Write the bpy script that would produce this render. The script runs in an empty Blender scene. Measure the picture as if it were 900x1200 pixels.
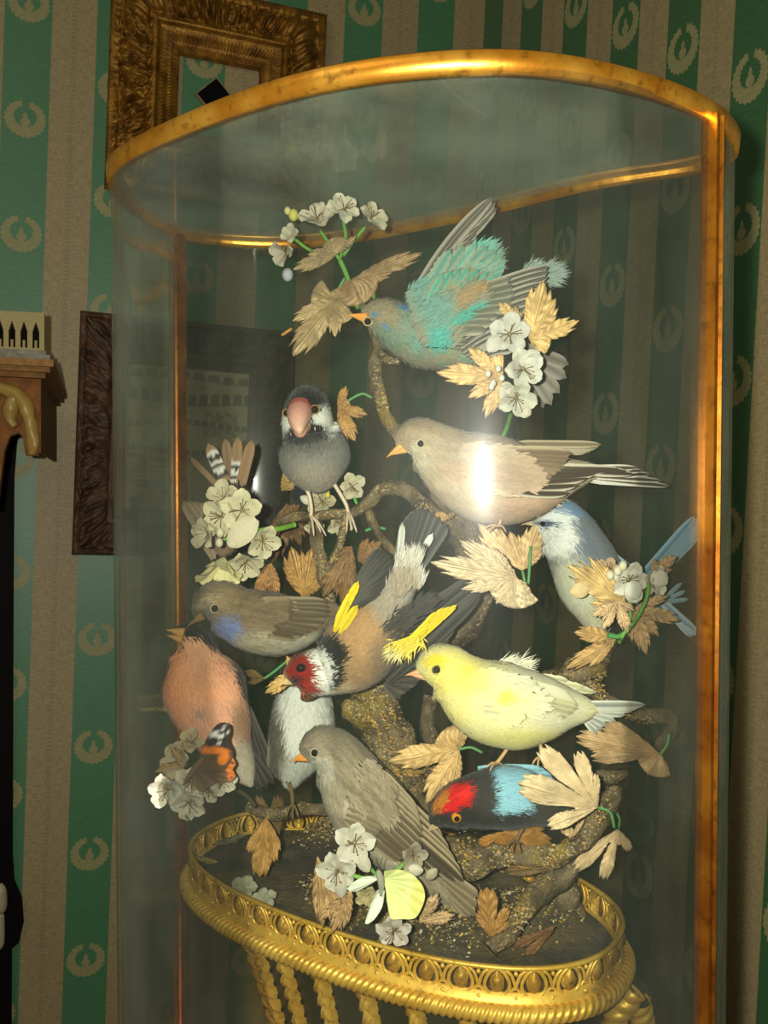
import bpy, math, random
import numpy as np
from mathutils import Vector, noise, Matrix
random.seed(11); rng = np.random.default_rng(5)
PI = math.pi
F = 1000.0; CAMZ = 1.45; PITCH = math.radians(1.5)
cp, sp_ = math.cos(PITCH), math.sin(PITCH)
scn = bpy.context.scene
COL = scn.collection

# ---------- camera ----------
cam_d = bpy.data.cameras.new('camera'); cam = bpy.data.objects.new('camera', cam_d); COL.objects.link(cam)
cam.location = (0, 0, CAMZ); cam.rotation_euler = (PI/2 - PITCH, 0, 0)
cam_d.sensor_fit = 'VERTICAL'; cam_d.sensor_height = 36; cam_d.sensor_width = 27; cam_d.lens = 36*F/1200
cam_d.clip_start = 0.01
scn.camera = cam

def ray(px, py):
    a = (px-450)/F; b = -(py-600)/F
    return np.array([a, cp + b*sp_, -sp_ + b*cp])      # world direction (x right, y away, z up)
def P(px, py, D):
    r = ray(px, py); r = r*(D/r[1]); r[2] += CAMZ
    return r
def onz(px, py, h):                                      # point of the level plane at height h above the lens
    r = ray(px, py); r = r*(h/r[2]); r[2] += CAMZ
    return r
def proj(v):
    x, y, z = v[..., 0], v[..., 1], v[..., 2]-CAMZ
    d = y*cp - z*sp_; up = y*sp_ + z*cp
    return 450 + F*x/d, 600 - F*up/d

def lin(c):
    return tuple(((v/255)/12.92 if v/255 <= .04045 else ((v/255+.055)/1.055)**2.4) for v in c[:3])
def A(*c): return np.array(lin(c))

# ---------- mesh builder ----------
class MB:
    def __init__(s): s.v = []; s.f = []; s.c = []; s.u = []
    def add(s, V, Fc, C=None, U=None):
        b = len(s.v); n = len(V)
        s.v.extend([tuple(map(float, p)) for p in V])
        s.f.extend([tuple(int(i)+b for i in f) for f in Fc])
        if C is None: C = np.ones((n, 3))*.5
        C = np.asarray(C, float)
        if C.ndim == 1: C = np.tile(C, (n, 1))
        s.c.extend(C.tolist())
        if U is None: U = np.zeros((n, 2))
        s.u.extend(np.asarray(U, float).tolist())
        return b
    def grid(s, G, C=None, U=None, cu=False, cv=False):
        G = np.asarray(G, float); n, m = G.shape[:2]
        fc = []
        for i in range(n if cu else n-1):
            for j in range(m if cv else m-1):
                a, b = i*m+j, i*m+(j+1) % m; i2 = (i+1) % n
                fc.append((a, b, i2*m+(j+1) % m, i2*m+j))
        if C is not None:
            C = np.asarray(C, float)
            if C.ndim == 3: C = C.reshape(-1, 3)
        if U is not None: U = np.asarray(U, float).reshape(-1, 2)
        return s.add(G.reshape(-1, 3), fc, C, U)
    def box(s, lo, hi, C=None, M=None):
        V = np.array([[x, y, z] for x in (lo[0], hi[0]) for y in (lo[1], hi[1]) for z in (lo[2], hi[2])], float)
        if M is not None: V = np.array([M(*p) for p in V])
        s.add(V, [(0,1,3,2),(4,6,7,5),(0,4,5,1),(2,3,7,6),(0,2,6,4),(1,5,7,3)], C)
    def tube(s, pts, rad, C=None, k=8, cap=True, rough=0):
        pts = np.asarray(pts, float); n = len(pts)
        rad = np.ones(n)*rad if np.isscalar(rad) else np.asarray(rad, float)
        T = np.gradient(pts, axis=0); T /= (np.linalg.norm(T, axis=1)[:, None]+1e-12)
        up = np.array([0.13, 1, .21]); N = np.cross(T[0], up); N /= np.linalg.norm(N)
        G = []
        for i in range(n):
            N = N - T[i]*np.dot(N, T[i]); N /= np.linalg.norm(N)+1e-12; B = np.cross(T[i], N)
            ring = []
            for j in range(k):
                a = 2*PI*j/k; r = rad[i]
                if rough:
                    q = pts[i]*90; r *= 1 + rough*noise.noise((q[0]+math.cos(a)*1.5, q[1]+math.sin(a)*1.5, q[2]))
                ring.append(pts[i] + r*(N*math.cos(a)+B*math.sin(a)))
            G.append(ring)
        G = np.array(G)
        CC = None if C is None else (np.repeat(np.asarray(C)[:, None, :], k, 1) if np.ndim(C) == 2 else C)
        U = np.zeros((n, k, 2)); U[..., 0] = np.arange(n)[:, None]; U[..., 1] = np.arange(k)[None]
        b = s.grid(G, CC, U, cv=True)
        if cap:
            for idx, p in ((0, pts[0]), (n-1, pts[-1])):
                c = None if C is None else (np.asarray(C)[idx] if np.ndim(C) == 2 else C)
                e = s.add([p], [], c)
                for j in range(k): s.f.append((e, b+idx*k+j, b+idx*k+(j+1) % k))
    def ball(s, c, r, C=None, k=10, sc=(1, 1, 1)):
        G = [[(c[0]+r*sc[0]*math.sin(t)*math.cos(a), c[1]+r*sc[1]*math.sin(t)*math.sin(a), c[2]+r*sc[2]*math.cos(t))
              for a in np.arange(k)*2*PI/k] for t in np.linspace(0.001, PI-.001, max(5, k//2+1))]
        s.grid(G, C, cv=True)
    def build(s, name, mat, parent=None, smooth=True):
        org = ORG.get(parent.name, np.zeros(3)) if parent else (ORG_NEXT[0] if ORG_NEXT[0] is not None else np.zeros(3))
        me = bpy.data.meshes.new(name)
        V = np.array(s.v) - org
        me.from_pydata(V.tolist(), [], s.f); me.update()
        a = me.color_attributes.new('Col', 'FLOAT_COLOR', 'POINT')
        c = np.ones((len(s.v), 4)); c[:, :3] = np.clip(np.array(s.c), 0, 1); a.data.foreach_set('color', c.ravel())
        u = me.attributes.new('UVP', 'FLOAT_VECTOR', 'POINT')
        uu = np.zeros((len(s.v), 3)); uu[:, :2] = np.array(s.u); u.data.foreach_set('vector', uu.ravel())
        if smooth: me.polygons.foreach_set('use_smooth', [True]*len(me.polygons))
        me.materials.append(mat)
        o = bpy.data.objects.new(name, me); COL.objects.link(o)
        if parent: o.parent = parent
        else: o.location = org
        ORG[o.name] = org
        return o
ORG = {}; ORG_NEXT = [None]
def thing(name, label, cat, loc, group=None):
    o = bpy.data.objects.new(name, None); COL.objects.link(o); o.location = loc; o.empty_display_size = .01
    o['label'] = label; o['category'] = cat
    if group: o['group'] = group
    ORG[o.name] = np.array(loc, float); return o
def tag(o, label, cat, group=None):
    o['label'] = label; o['category'] = cat
    if group: o['group'] = group
def struct(o): o['kind'] = 'structure'; return o

def cr(pts, n):                                           # Catmull-Rom through rows, n samples per span
    p = np.asarray(pts, float); p = np.vstack([2*p[0]-p[1], p, 2*p[-1]-p[-2]]); out = []
    for i in range(1, len(p)-2):
        for k in range(n):
            t = k/n; a, b, c, d = p[i-1], p[i], p[i+1], p[i+2]
            out.append(.5*((2*b)+(-a+c)*t+(2*a-5*b+4*c-d)*t*t+(-a+3*b-3*c+d)*t**3))
    out.append(p[-2]); return np.array(out)
def crc(pts, n):                                          # closed
    p = np.asarray(pts, float); N = len(p); out = []
    for i in range(N):
        a, b, c, d = p[i-1], p[i], p[(i+1) % N], p[(i+2) % N]
        for k in range(n):
            t = k/n; out.append(.5*((2*b)+(-a+c)*t+(2*a-5*b+4*c-d)*t*t+(-a+3*b-3*c+d)*t**3))
    return np.array(out)

# ---------- materials ----------
class NT:
    def __init__(s, name):
        s.m = bpy.data.materials.new(name); s.m.use_nodes = True; s.t = s.m.node_tree; s.t.nodes.clear()
        s.out = s.t.nodes.new('ShaderNodeOutputMaterial')
    def n(s, typ, **kw):
        nd = s.t.nodes.new('ShaderNode'+typ)
        for k, v in kw.items():
            if k in nd.inputs.keys() if isinstance(k, str) else False: pass
            setattr(nd, k, v)
        return nd
    def l(s, a, b): s.t.links.new(a, b)
    def setin(s, nd, key, v):
        if hasattr(v, 'is_linked') or isinstance(v, bpy.types.NodeSocket): s.l(v, nd.inputs[key])
        else: nd.inputs[key].default_value = v
    def math(s, op, a, b=0, c=None, clamp=False):
        nd = s.n('Math', operation=op); nd.use_clamp = clamp
        s.setin(nd, 0, a); s.setin(nd, 1, b)
        if c is not None: s.setin(nd, 2, c)
        return nd.outputs[0]
    def mix(s, f, a, b, typ='MIX'):
        nd = s.n('Mix', data_type='RGBA', blend_type=typ); s.setin(nd, 0, f)
        for k, v in ((6, a), (7, b)):
            if isinstance(v, bpy.types.NodeSocket): s.l(v, nd.inputs[k])
            else: nd.inputs[k].default_value = (*v, 1)
        return nd.outputs[2]
    def attr(s, nm): return s.n('Attribute', attribute_name=nm)
    def noise(s, scale, vec=None, detail=4, rough=.5, dim='3D', w=None):
        nd = s.n('TexNoise', noise_dimensions=dim); nd.inputs['Scale'].default_value = scale; nd.inputs['Detail'].default_value = detail
        nd.inputs['Roughness'].default_value = rough
        if vec is not None: s.l(vec, nd.inputs['Vector'])
        if w is not None: s.l(w, nd.inputs['W'])
        return nd.outputs['Fac']
    def obj(s): return s.n('TexCoord').outputs['Object']
    def ramp(s, f, lo, hi, a=0, b=1):
        nd = s.n('MapRange', interpolation_type='SMOOTHSTEP'); s.setin(nd, 0, f)
        for k, v in ((1, lo), (2, hi), (3, a), (4, b)): nd.inputs[k].default_value = v
        return nd.outputs[0]
    def bump(s, h, strength, dist):
        nd = s.n('Bump'); nd.inputs['Strength'].default_value = strength; nd.inputs['Distance'].default_value = dist
        s.l(h, nd.inputs['Height']); return nd.outputs[0]
    def pbr(s, col, rough=.6, metal=0, spec=.3, bump=None, sheen=0, coat=0, trans=0):
        b = s.n('BsdfPrincipled')
        if isinstance(col, bpy.types.NodeSocket): s.l(col, b.inputs['Base Color'])
        else: b.inputs['Base Color'].default_value = (*col, 1)
        s.setin(b, 'Roughness', rough); s.setin(b, 'Metallic', metal); b.inputs['Specular IOR Level'].default_value = spec
        b.inputs['Sheen Weight'].default_value = sheen; b.inputs['Coat Weight'].default_value = coat
        if bump is not None: s.l(bump, b.inputs['Normal'])
        s.l(b.outputs[0], s.out.inputs[0]); return b
M = {}
def mk_simple(name, rough=.6, metal=0, spec=.3, nscale=400, namp=.15, bumpd=.0003, bs=.4, sheen=0, coat=0):
    t = NT(name); c = t.attr('Col').outputs['Color']; n = t.noise(nscale, t.obj(), 5, .6)
    f = t.ramp(n, .25, .75, 1-namp, 1+namp)
    v = t.n('VectorMath', operation='SCALE'); t.l(c, v.inputs[0]); t.l(f, v.inputs['Scale'])
    t.pbr(v.outputs[0], rough, metal, spec, t.bump(n, bs, bumpd) if bumpd else None, sheen, coat)
    M[name] = t.m
mk_simple('down', rough=.85, spec=.12, nscale=900, namp=.1, bumpd=.0002, sheen=.15)
mk_simple('petal', rough=.6, spec=.25, nscale=500, namp=.06, bumpd=.00015, sheen=.1)
mk_simple('horn', rough=.4, spec=.4, nscale=700, namp=.12, bumpd=.0001)
mk_simple('stemwire', rough=.5, nscale=600, namp=.15)
mk_simple('wood', rough=.55, nscale=90, namp=.3, bumpd=.0006)
mk_simple('grit', rough=.8, nscale=900, namp=.25)
mk_simple('paint', rough=.7, nscale=200, namp=.08)
# eye
t = NT('eye'); t.pbr(t.attr('Col').outputs['Color'], .06, 0, .7, coat=1); M['eye'] = t.m
# feather vanes: barbs run obliquely off the shaft
t = NT('feather'); c = t.attr('Col').outputs['Color']; sx = t.n('SeparateXYZ'); t.l(t.attr('UVP').outputs['Vector'], sx.inputs[0])
w = t.math('ADD', sx.outputs[0], t.math('MULTIPLY', t.math('ABSOLUTE', sx.outputs[1]), .9))
nz = t.noise(.9, None, 3, .6, '1D', w)
f = t.ramp(nz, .3, .7, .78, 1.16)
v = t.n('VectorMath', operation='SCALE'); t.l(c, v.inputs[0]); t.l(f, v.inputs['Scale'])
t.pbr(v.outputs[0], .62, 0, .25, t.bump(nz, .35, .0003), .15); M['feather'] = t.m
# gilt cloth leaf
t = NT('leaf_cloth'); c = t.attr('Col').outputs['Color']; ob = t.obj()
n1 = t.noise(1500, ob, 4, .7); n2 = t.noise(120, ob, 3)
f = t.math('MULTIPLY', t.ramp(n1, .3, .7, .85, 1.12), t.ramp(n2, .3, .7, .85, 1.12))
v = t.n('VectorMath', operation='SCALE'); t.l(c, v.inputs[0]); t.l(f, v.inputs['Scale'])
t.pbr(v.outputs[0], .45, .18, .35, t.bump(n1, .5, .0003), .1); M['leaf'] = t.m
# bark with grains of grit and lichen stuck on
t = NT('bark'); ob = t.obj(); n1 = t.noise(60, ob, 6, .65); n2 = t.noise(350, ob, 5, .6)
vo = t.n('TexVoronoi'); vo.inputs['Scale'].default_value = 900; t.l(ob, vo.inputs['Vector'])
base = t.mix(t.ramp(n1, .35, .65), lin((70, 58, 40)), lin((128, 112, 84)))
base = t.mix(t.ramp(t.noise(25, ob, 3), .56, .7), base, lin((140, 118, 40)))
sx = t.n('SeparateColor'); t.l(vo.outputs['Color'], sx.inputs[0])
spk = t.math('MULTIPLY', t.ramp(sx.outputs[0], .7, .78), t.ramp(t.noise(45, ob, 3), .42, .6))
base = t.mix(spk, base, t.mix(sx.outputs[1], lin((176, 136, 66)), lin((176, 166, 138))))
h = t.math('ADD', t.math('MULTIPLY', n1, 1.6), t.math('ADD', n2, t.math('MULTIPLY', spk, .7)))
t.pbr(base, .8, 0, .2, t.bump(h, .9, .0022)); M['bark'] = t.m
# soil
t = NT('moss_bed'); ob = t.obj(); n1 = t.noise(35, ob, 5, .6); n2 = t.noise(500, ob, 5, .7)
base = t.mix(t.ramp(n1, .4, .62), lin((78, 72, 60)), lin((112, 98, 66)))
t.pbr(base, .85, 0, .2, t.bump(t.math('ADD', n1, n2), 1, .003)); M['soil'] = t.m
# gilding
def gold(name, a, b, metal, rough, bs=.5, bd=.0008, sc=250):
    t = NT(name); ob = t.obj(); n1 = t.noise(sc, ob, 5, .6); n2 = t.noise(40, ob, 3)
    base = t.mix(t.ramp(n2, .3, .7), lin(a), lin(b)); base = t.mix(t.ramp(n1, .25, .5, 0.6, 0), base, lin((70, 42, 10)))
    t.pbr(base, rough, metal, .5, t.bump(n1, bs, bd)); M[name] = t.m
gold('gilt_bronze', (206, 160, 52), (232, 190, 78), .45, .45, .4, .0005)
gold('gilt_rim', (190, 125, 30), (222, 165, 60), .75, .33, .35, .0004, 180)
gold('gilt_frame', (120, 82, 28), (178, 130, 48), .6, .38, .8, .002, 220)
gold('gilt_post', (150, 84, 22), (190, 122, 34), .85, .3, .35, .0004, 180)
gold('carved_wood', (62, 42, 26), (98, 68, 44), .0, .5, .8, .003, 120)
t = NT('dark_bowl'); ob = t.obj(); t.pbr(t.mix(t.noise(60, ob), lin((34, 34, 20)), lin((58, 54, 32))), .45, .1, .4); M['bowl'] = t.m
t = NT('near_black'); t.pbr(t.mix(t.noise(30, t.obj()), lin((12, 9, 7)), lin((22, 16, 12))), .7, 0, .1); M['near_black'] = t.m  # black standing for shade: shadow sheet and gallery openings
t = NT('lacquer_panel'); t.pbr(t.mix(t.noise(30, t.obj()), lin((6, 6, 8)), lin((12, 12, 14))), .15, 0, .5); M['lacquer'] = t.m

# glass: clear sheet with fresnel reflection and a thin film of dust
def glass(name, dust, tint, refl=.75):
    t = NT(name)
    tr = t.n('BsdfTransparent'); tr.inputs[0].default_value = (*tint, 1)
    gl = t.n('BsdfGlossy'); gl.inputs['Roughness'].default_value = .03; gl.inputs['Color'].default_value = (1, 1, 1, 1)
    gr = t.n('BsdfGlossy'); gr.inputs['Roughness'].default_value = .15
    fr = t.n('Fresnel'); fr.inputs[0].default_value = 1.35
    fm = t.math('MULTIPLY', fr.outputs[0], refl)
    df = t.n('BsdfDiffuse'); df.inputs[0].default_value = (.50, .58, .46, 1)
    ob = t.obj(); mp = t.n('Mapping'); mp.inputs['Scale'].default_value = (1, 1, .6); t.l(ob, mp.inputs[0])
    nn = t.noise(14, mp.outputs[0], 5, .6)
    g2 = t.n('BsdfGlossy'); g2.inputs['Roughness'].default_value = .34
    mm = t.n('MixShader'); mm.inputs[0].default_value = GLARE*1.6; t.l(tr.outputs[0], mm.inputs[1]); t.l(g2.outputs[0], mm.inputs[2])
    m0 = t.n('MixShader'); m0.inputs[0].default_value = GLARE; t.l(mm.outputs[0], m0.inputs[1]); t.l(gr.outputs[0], m0.inputs[2])
    m1 = t.n('MixShader'); lw = t.n('LayerWeight'); lw.inputs[0].default_value = .5; edge_ = t.math('ADD', 1, t.math('MULTIPLY', t.math('POWER', lw.outputs['Facing'], 3.0), 20)); t.l(t.math('MULTIPLY', t.ramp(nn, .3, .75, dust*.5, dust*1.7), edge_, clamp=True), m1.inputs[0]); t.l(m0.outputs[0], m1.inputs[1]); t.l(df.outputs[0], m1.inputs[2])
    m2 = t.n('MixShader'); t.l(fm, m2.inputs[0]); t.l(m1.outputs[0], m2.inputs[1]); t.l(gl.outputs[0], m2.inputs[2])
    t.l(m2.outputs[0], t.out.inputs[0]); M[name] = t.m
GLARE = .002
glass('vitrine_glass', .008, (.865, .88, .855), .4)
glass('lid_glass', .03, (.95, .96, .94), .06)
# ---------- room: two papered walls (the old room leans a little) ----------
TH = .045; ct, st = math.cos(TH), math.sin(TH)
def rot(x, y, z): return np.array([x*ct + z*st, y, -x*st + z*ct + CAMZ])
class Wall:
    def __init__(s, x0, y0, dx, dy):
        n = math.hypot(dx, dy); s.o = (x0, y0); s.d = (dx/n, dy/n)
        nx, ny = s.d[1], -s.d[0]
        if x0*nx + y0*ny > 0: nx, ny = -nx, -ny
        s.n = (nx, ny)
    def pt(s, a, z, o=0): return rot(s.o[0]+s.d[0]*a+s.n[0]*o, s.o[1]+s.d[1]*a+s.n[1]*o, z)
    def at(s, px, py, o=0):                                # pixel of the photograph -> (along, height) on the wall
        r = ray(px, py); x, y, z = r[0]*ct - r[2]*st, r[1], r[0]*st + r[2]*ct
        ox, oy = s.o[0]+s.n[0]*o, s.o[1]+s.n[1]*o
        k = (ox*s.n[0]+oy*s.n[1])/(x*s.n[0]+y*s.n[1])
        return (x*k-ox)*s.d[0]+(y*k-oy)*s.d[1], z*k
WL = Wall(.157, 1.716, -.95, -.313); WR = Wall(.157, 1.716, .495, -.867)

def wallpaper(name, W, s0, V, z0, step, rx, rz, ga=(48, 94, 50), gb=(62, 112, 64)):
    t = NT(name); sx = t.n('SeparateXYZ'); t.l(t.attr('UVP').outputs['Vector'], sx.inputs[0]); u, v = sx.outputs[0], sx.outputs[1]
    q = t.math('ADD', t.math('DIVIDE', t.math('SUBTRACT', u, s0), W), .5)
    k = t.math('FLOOR', q); fr = t.math('SUBTRACT', t.math('SUBTRACT', q, k), .5)       # -.5...5, 0 in the middle of a green stripe
    afr = t.math('ABSOLUTE', fr)
    isg = t.ramp(afr, .247, .262, 1, 0)
    dx = t.math('DIVIDE', t.math('MULTIPLY', fr, W), rx)
    zz = t.math('ADD', t.math('DIVIDE', t.math('SUBTRACT', t.math('SUBTRACT', v, z0), t.math('MULTIPLY', k, step)), V), .5)
    zf = t.math('SUBTRACT', t.math('SUBTRACT', zz, t.math('FLOOR', zz)), .5)
    dz = t.math('DIVIDE', t.math('MULTIPLY', zf, V), rz)
    r = t.math('SQRT', t.math('ADD', t.math('MULTIPLY', dx, dx), t.math('MULTIPLY', dz, dz)))
    an = t.math('ARCTAN2', dx, dz)                                                       # 0 at the top
    r2 = t.math('ADD', r, t.math('MULTIPLY', t.math('SINE', t.math('MULTIPLY', an, 22)), .035))
    # crescent: thick at the bottom, thin and open at the top
    inner = t.math('ADD', .54, t.math('MULTIPLY', t.math('COSINE', an), .13))
    ring = t.math('MULTIPLY', t.ramp(r2, .95, 1.0, 1, 0), t.math('GREATER_THAN', r2, inner))
    ring = t.math('MULTIPLY', ring, t.ramp(t.math('ABSOLUTE', an), .12, .3))
    dzb = t.math('ADD', dz, .16)
    bl = t.math('SQRT', t.math('ADD', t.math('MULTIPLY', dx, dx), t.math('MULTIPLY', dzb, dzb)))
    blob = t.ramp(bl, .2, .26, 1, 0)
    dzc = t.math('SUBTRACT', dz, .16)
    bl2 = t.math('ADD', t.math('MULTIPLY', t.math('ABSOLUTE', dx), 1.8), t.math('ABSOLUTE', dzc)); blob2 = t.ramp(bl2, .2, .25, 1, 0)
    dza = t.math('ADD', dz, .5)
    bl3 = t.math('ADD', t.math('ABSOLUTE', dx), t.math('MULTIPLY', t.math('ABSOLUTE', dza), 2.4)); blob3 = t.ramp(bl3, .3, .36, 1, 0)
    mot = t.math('MAXIMUM', ring, t.math('MAXIMUM', blob, t.math('MAXIMUM', blob2, blob3)))
    mot = t.math('MULTIPLY', mot, isg)
    uvn = t.n('CombineXYZ'); t.l(u, uvn.inputs[0]); t.l(v, uvn.inputs[1])
    mp = t.n('Mapping'); mp.inputs['Scale'].default_value = (60, 900, 1); t.l(uvn.outputs[0], mp.inputs[0]); nw = t.noise(1, mp.outputs[0], 2)
    mp2 = t.n('Mapping'); mp2.inputs['Scale'].default_value = (900, 90, 1); t.l(uvn.outputs[0], mp2.inputs[0]); nv = t.noise(1, mp2.outputs[0], 2)
    weave = t.math('ADD', nw, nv)
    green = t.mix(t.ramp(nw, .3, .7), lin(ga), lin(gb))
    beige = t.mix(t.ramp(weave, .7, 1.3), lin((142, 124, 82)), lin((180, 162, 114)))
    # stitched line down the middle of each pale stripe
    ce = t.math('SUBTRACT', .5, afr)
    stitch = t.math('MULTIPLY', t.ramp(ce, .02, .035, 1, 0), t.math('GREATER_THAN', t.math('SINE', t.math('MULTIPLY', v, 900)), -.2))
    beige = t.mix(t.math('MULTIPLY', stitch, .5), beige, lin((120, 128, 92)))
    mcol = t.mix(t.ramp(weave, .7, 1.3), lin((140, 138, 84)), lin((166, 160, 108)))
    col = t.mix(mot, t.mix(isg, beige, green), mcol)
    b = t.pbr(col, t.math('SUBTRACT', .62, t.math('MULTIPLY', t.math('MULTIPLY', isg, t.math('SUBTRACT', 1, mot)), .15)), 0, .9, t.bump(weave, .25, .0006), .2)
    return t.m
def wall(name, w, s0, s1, mat):
    mb = MB(); ns = 14; S = np.linspace(s0, s1, ns); Z = np.linspace(-1.45-.06, 1.35, 10)
    G = [[w.pt(a, z) for z in Z] for a in S]; U = [[(a, z) for z in Z] for a in S]
    mb.grid(G, None, U)
    G = [[w.pt(a, z, -.1) for z in Z] for a in S]; mb.grid(G, None, U)
    return struct(mb.build(name, mat, smooth=False))
wall('wall_left', WL, 0, 1.55, wallpaper('wallpaper_left', .146, .1014, .192, .598, -.077, .033, .031, (64, 120, 76), (80, 138, 92)))  # paler greens than the right wall: flash sheen put into the paper's colour
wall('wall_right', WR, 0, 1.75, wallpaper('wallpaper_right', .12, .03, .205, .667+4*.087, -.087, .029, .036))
t = NT('floor_boards'); ob = t.obj(); br = t.n('TexBrick'); br.inputs['Scale'].default_value = 2; t.l(ob, br.inputs['Vector'])
br.inputs['Color1'].default_value = (*lin((92, 60, 34)), 1); br.inputs['Color2'].default_value = (*lin((110, 74, 42)), 1); br.inputs['Mortar'].default_value = (.01, .008, .005, 1)
br.inputs['Mortar Size'].default_value = .006; br.inputs['Brick Width'].default_value = 1.6; br.inputs['Row Height'].default_value = .2
t.pbr(br.outputs[0], .4, 0, .4)
fl = MB(); fl.box((-2.5, -1.0, -.1), (2.5, 2.6, 0)); struct(fl.build('floor', t.m, smooth=False))

# ---------- picture frames ----------
def fbm(x, y, z=0): return noise.fractal((x, y, z), 1, 2, 4)
def frame(w, a0, a1, z0, z1, prof, carve, mat, parent, name='frame'):
    """mitred moulding round a rectangle; prof = [(inset, out)], carve(inset fraction, along) -> relief"""
    mb = MB(); pr = np.array(prof); n = 44; pp = np.column_stack([np.interp(np.linspace(0, len(pr)-1, n), range(len(pr)), pr[:, i]) for i in (0, 1)])
    cor = [(a0, z0), (a1, z0), (a1, z1), (a0, z1)]; sgn = [(1, 1), (-1, 1), (-1, -1), (1, -1)]
    for e in range(4):
        (ax, az), (bx, bz) = cor[e], cor[(e+1) % 4]; (sx, sz), (tx, tz) = sgn[e], sgn[(e+1) % 4]
        L = math.hypot(ax-bx, az-bz); m = int(L/.0022); G = []
        for k in range(m+1):
            q = k/m; row = []
            for j in range(n):
                ins, out = pp[j]
                x = (ax+sx*ins)*(1-q)+(bx+tx*ins)*q; z = (az+sz*ins)*(1-q)+(bz+tz*ins)*q
                rel = carve(j/(n-1), q*L, e, q)
                row.append(w.pt(x, z, max(.0005, out+rel)))
            G.append(row)
        mb.grid(G)
    return mb.build(name, mat, parent)
# gilt empty frame
def carve1(j, s, e, q):
    if j < .12: return .0022*math.sin(s*900)*(1 if .02 < j < .11 else 0)
    if .16 < j < .52:
        env = math.sin((j-.16)/.36*PI)**.6
        c = min(q, 1-q); 
        if c < .13: return env*.009*(.4+.9*abs(math.sin((j*17+s*120*(1 if q < .5 else -1)))))
        return env*(.020*fbm(s*120, j*17, e*7)+.006*math.sin(s*210+math.sin(j*20)*2.2)*math.cos(j*26))
    if .70 < j < .8: return .0022*math.sin(s*520)
    if .84 < j < .97: return .0030*math.sin(s*640)*math.sin((j-.84)/.13*PI) 
    return 0
a1, zt = WL.at(385, 14, .03); a0, _ = WL.at(126, 100, .03)
lf = min(a0, a1); rf = max(a0, a1)
th = thing('picture_frame', 'ornate gilt empty picture frame hanging on striped wall above glass case', 'picture frame', WL.pt((lf+rf)/2, zt-.62, 0))
bw = .118
frame(WL, lf, rf, zt-.37, zt, [(0, 0), (0, .02), (.004, .026), (.016, .026), (.02, .02), (.03, .034), (.045, .042), (.062, .036), (.066, .028), (.072, .036), (.078, .038), (.083, .028), (.09, .026), (.098, .020), (.104, .02), (.11, .015), (bw, .012), (bw, 0)], carve1, M['gilt_frame'], th)
# small dark diamond-shaped plaque seen through it
a, z = WL.at(252, 116)
th = thing('wall_plaque', 'small black diamond-shaped plaque with thin pale edge on wall inside gilt frame', 'plaque', WL.pt(a, z-.03))
mb = MB(); h = .036
for s_, o0, o1, mt, nm in ((1, 0, .008, 'near_black', 'backing'), (.9, .008, .010, 'lacquer', 'face')):
    mb = MB(); R = h*s_
    V = [WL.pt(a+x*R, z+y*R, o) for o in (o0, o1) for x, y in ((0, 1), (1, 0), (0, -1), (-1, 0))]
    mb.add(V, [(0,1,2,3),(4,5,6,7),(0,1,5,4),(1,2,6,5),(2,3,7,6),(3,0,4,7)], A(150, 135, 90)); mb.build(nm, M['wood'] if s_ == 1 else M['lacquer'], th, False)
# carved dark frame with old print
def carve2(j, s, e, q):
    if .2 < j < .62:
        env = math.sin((j-.2)/.42*PI)
        return env*(.014*fbm(s*70, j*11, 3+e*5)+.0075*abs(math.sin(s*48+math.sin(j*11)*1.5))-.003)
    return .0006*fbm(s*120, j*10, e)
A1, zt = WL.at(95, 364, .02); A2, zb = WL.at(83, 650, .02); A1 = (A1+A2)/2
ai, zi = WL.at(151, 411, .005); ar, _ = WL.at(312, 428, .005); _, zib = WL.at(150, 613, .005)
rg = ar-(A1-ai)*.62
th = thing('framed_print', 'old print in dark carved wooden frame hanging partly behind left side of glass case', 'picture', WL.pt((A1+rg)/2, zb))
bwd = A1-ai
frame(WL, rg, A1, zb, zt, [(0, 0), (0, .022), (.003, .03), (.010, .032), (.013, .024), (.03, .03), (.05, .028), (.058, .02), (.064, .022), (.070, .012), (bwd, .008), (bwd, 0)], carve2, M['carved_wood'], th)
mb = MB(); NU, NV = 150, 170; G = []; C = []
def rect(u, v, a, b, c, d): return a < u < b and c < v < d
pa = A(196, 184, 142); ink = A(92, 84, 66)
for i in range(NU+1):
    rG = []; rC = []
    for j in range(NV+1):
        u, v = i/NU, 1-j/NV                                  # u from the left, v down
        aa = ai+(rg+bwd*.62-ai)*u; zz = zi+(zib-zi)*v
        rG.append(WL.pt(aa, zz, .0075)); d = 0
        d = max(d, .35*max(0, fbm(u*9, v*26, 2)))
        for row, k, am, wd in ((.12, 9, .02, .02), (.25, 12, .032, .5), (.4, 17, .016, .3), (.56, 26, .016, .5), (.6, 40, .01, .4)):
            y = v-row-.012*math.sin(u*7+row*20)
            if abs(y) < am*(.6+.5*abs(math.sin(u*k*PI))) and abs(math.sin(u*k*PI)) > .45: d = max(d, .75)
            if abs(y-am) < .005: d = max(d, .5)
        if rect(u, v, .08, .3, .62, .82) and (abs(u-.12-.03*v) < .008 or abs(u-.24-.06*v) < .008 or abs((v*34) % 1-.5) < .14): d = max(d, .6)
        if rect(u, v, .05, .26, .86, .97) or (.8 < v <= .86 and abs(u-.155) < (v-.79)*1.8): d = .85
        if rect(u, v, .55, .8, .32, .47) and fbm(u*22, v*26) > -.1: d = max(d, .5)
        if v < .02 or u < .015 or u > .985 or v > .985: d = .6
        rC.append(pa*(1-d)+ink*d)
    G.append(rG); C.append(rC)
mb.grid(G, C); mb.build('print', M['paint'], th)

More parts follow.
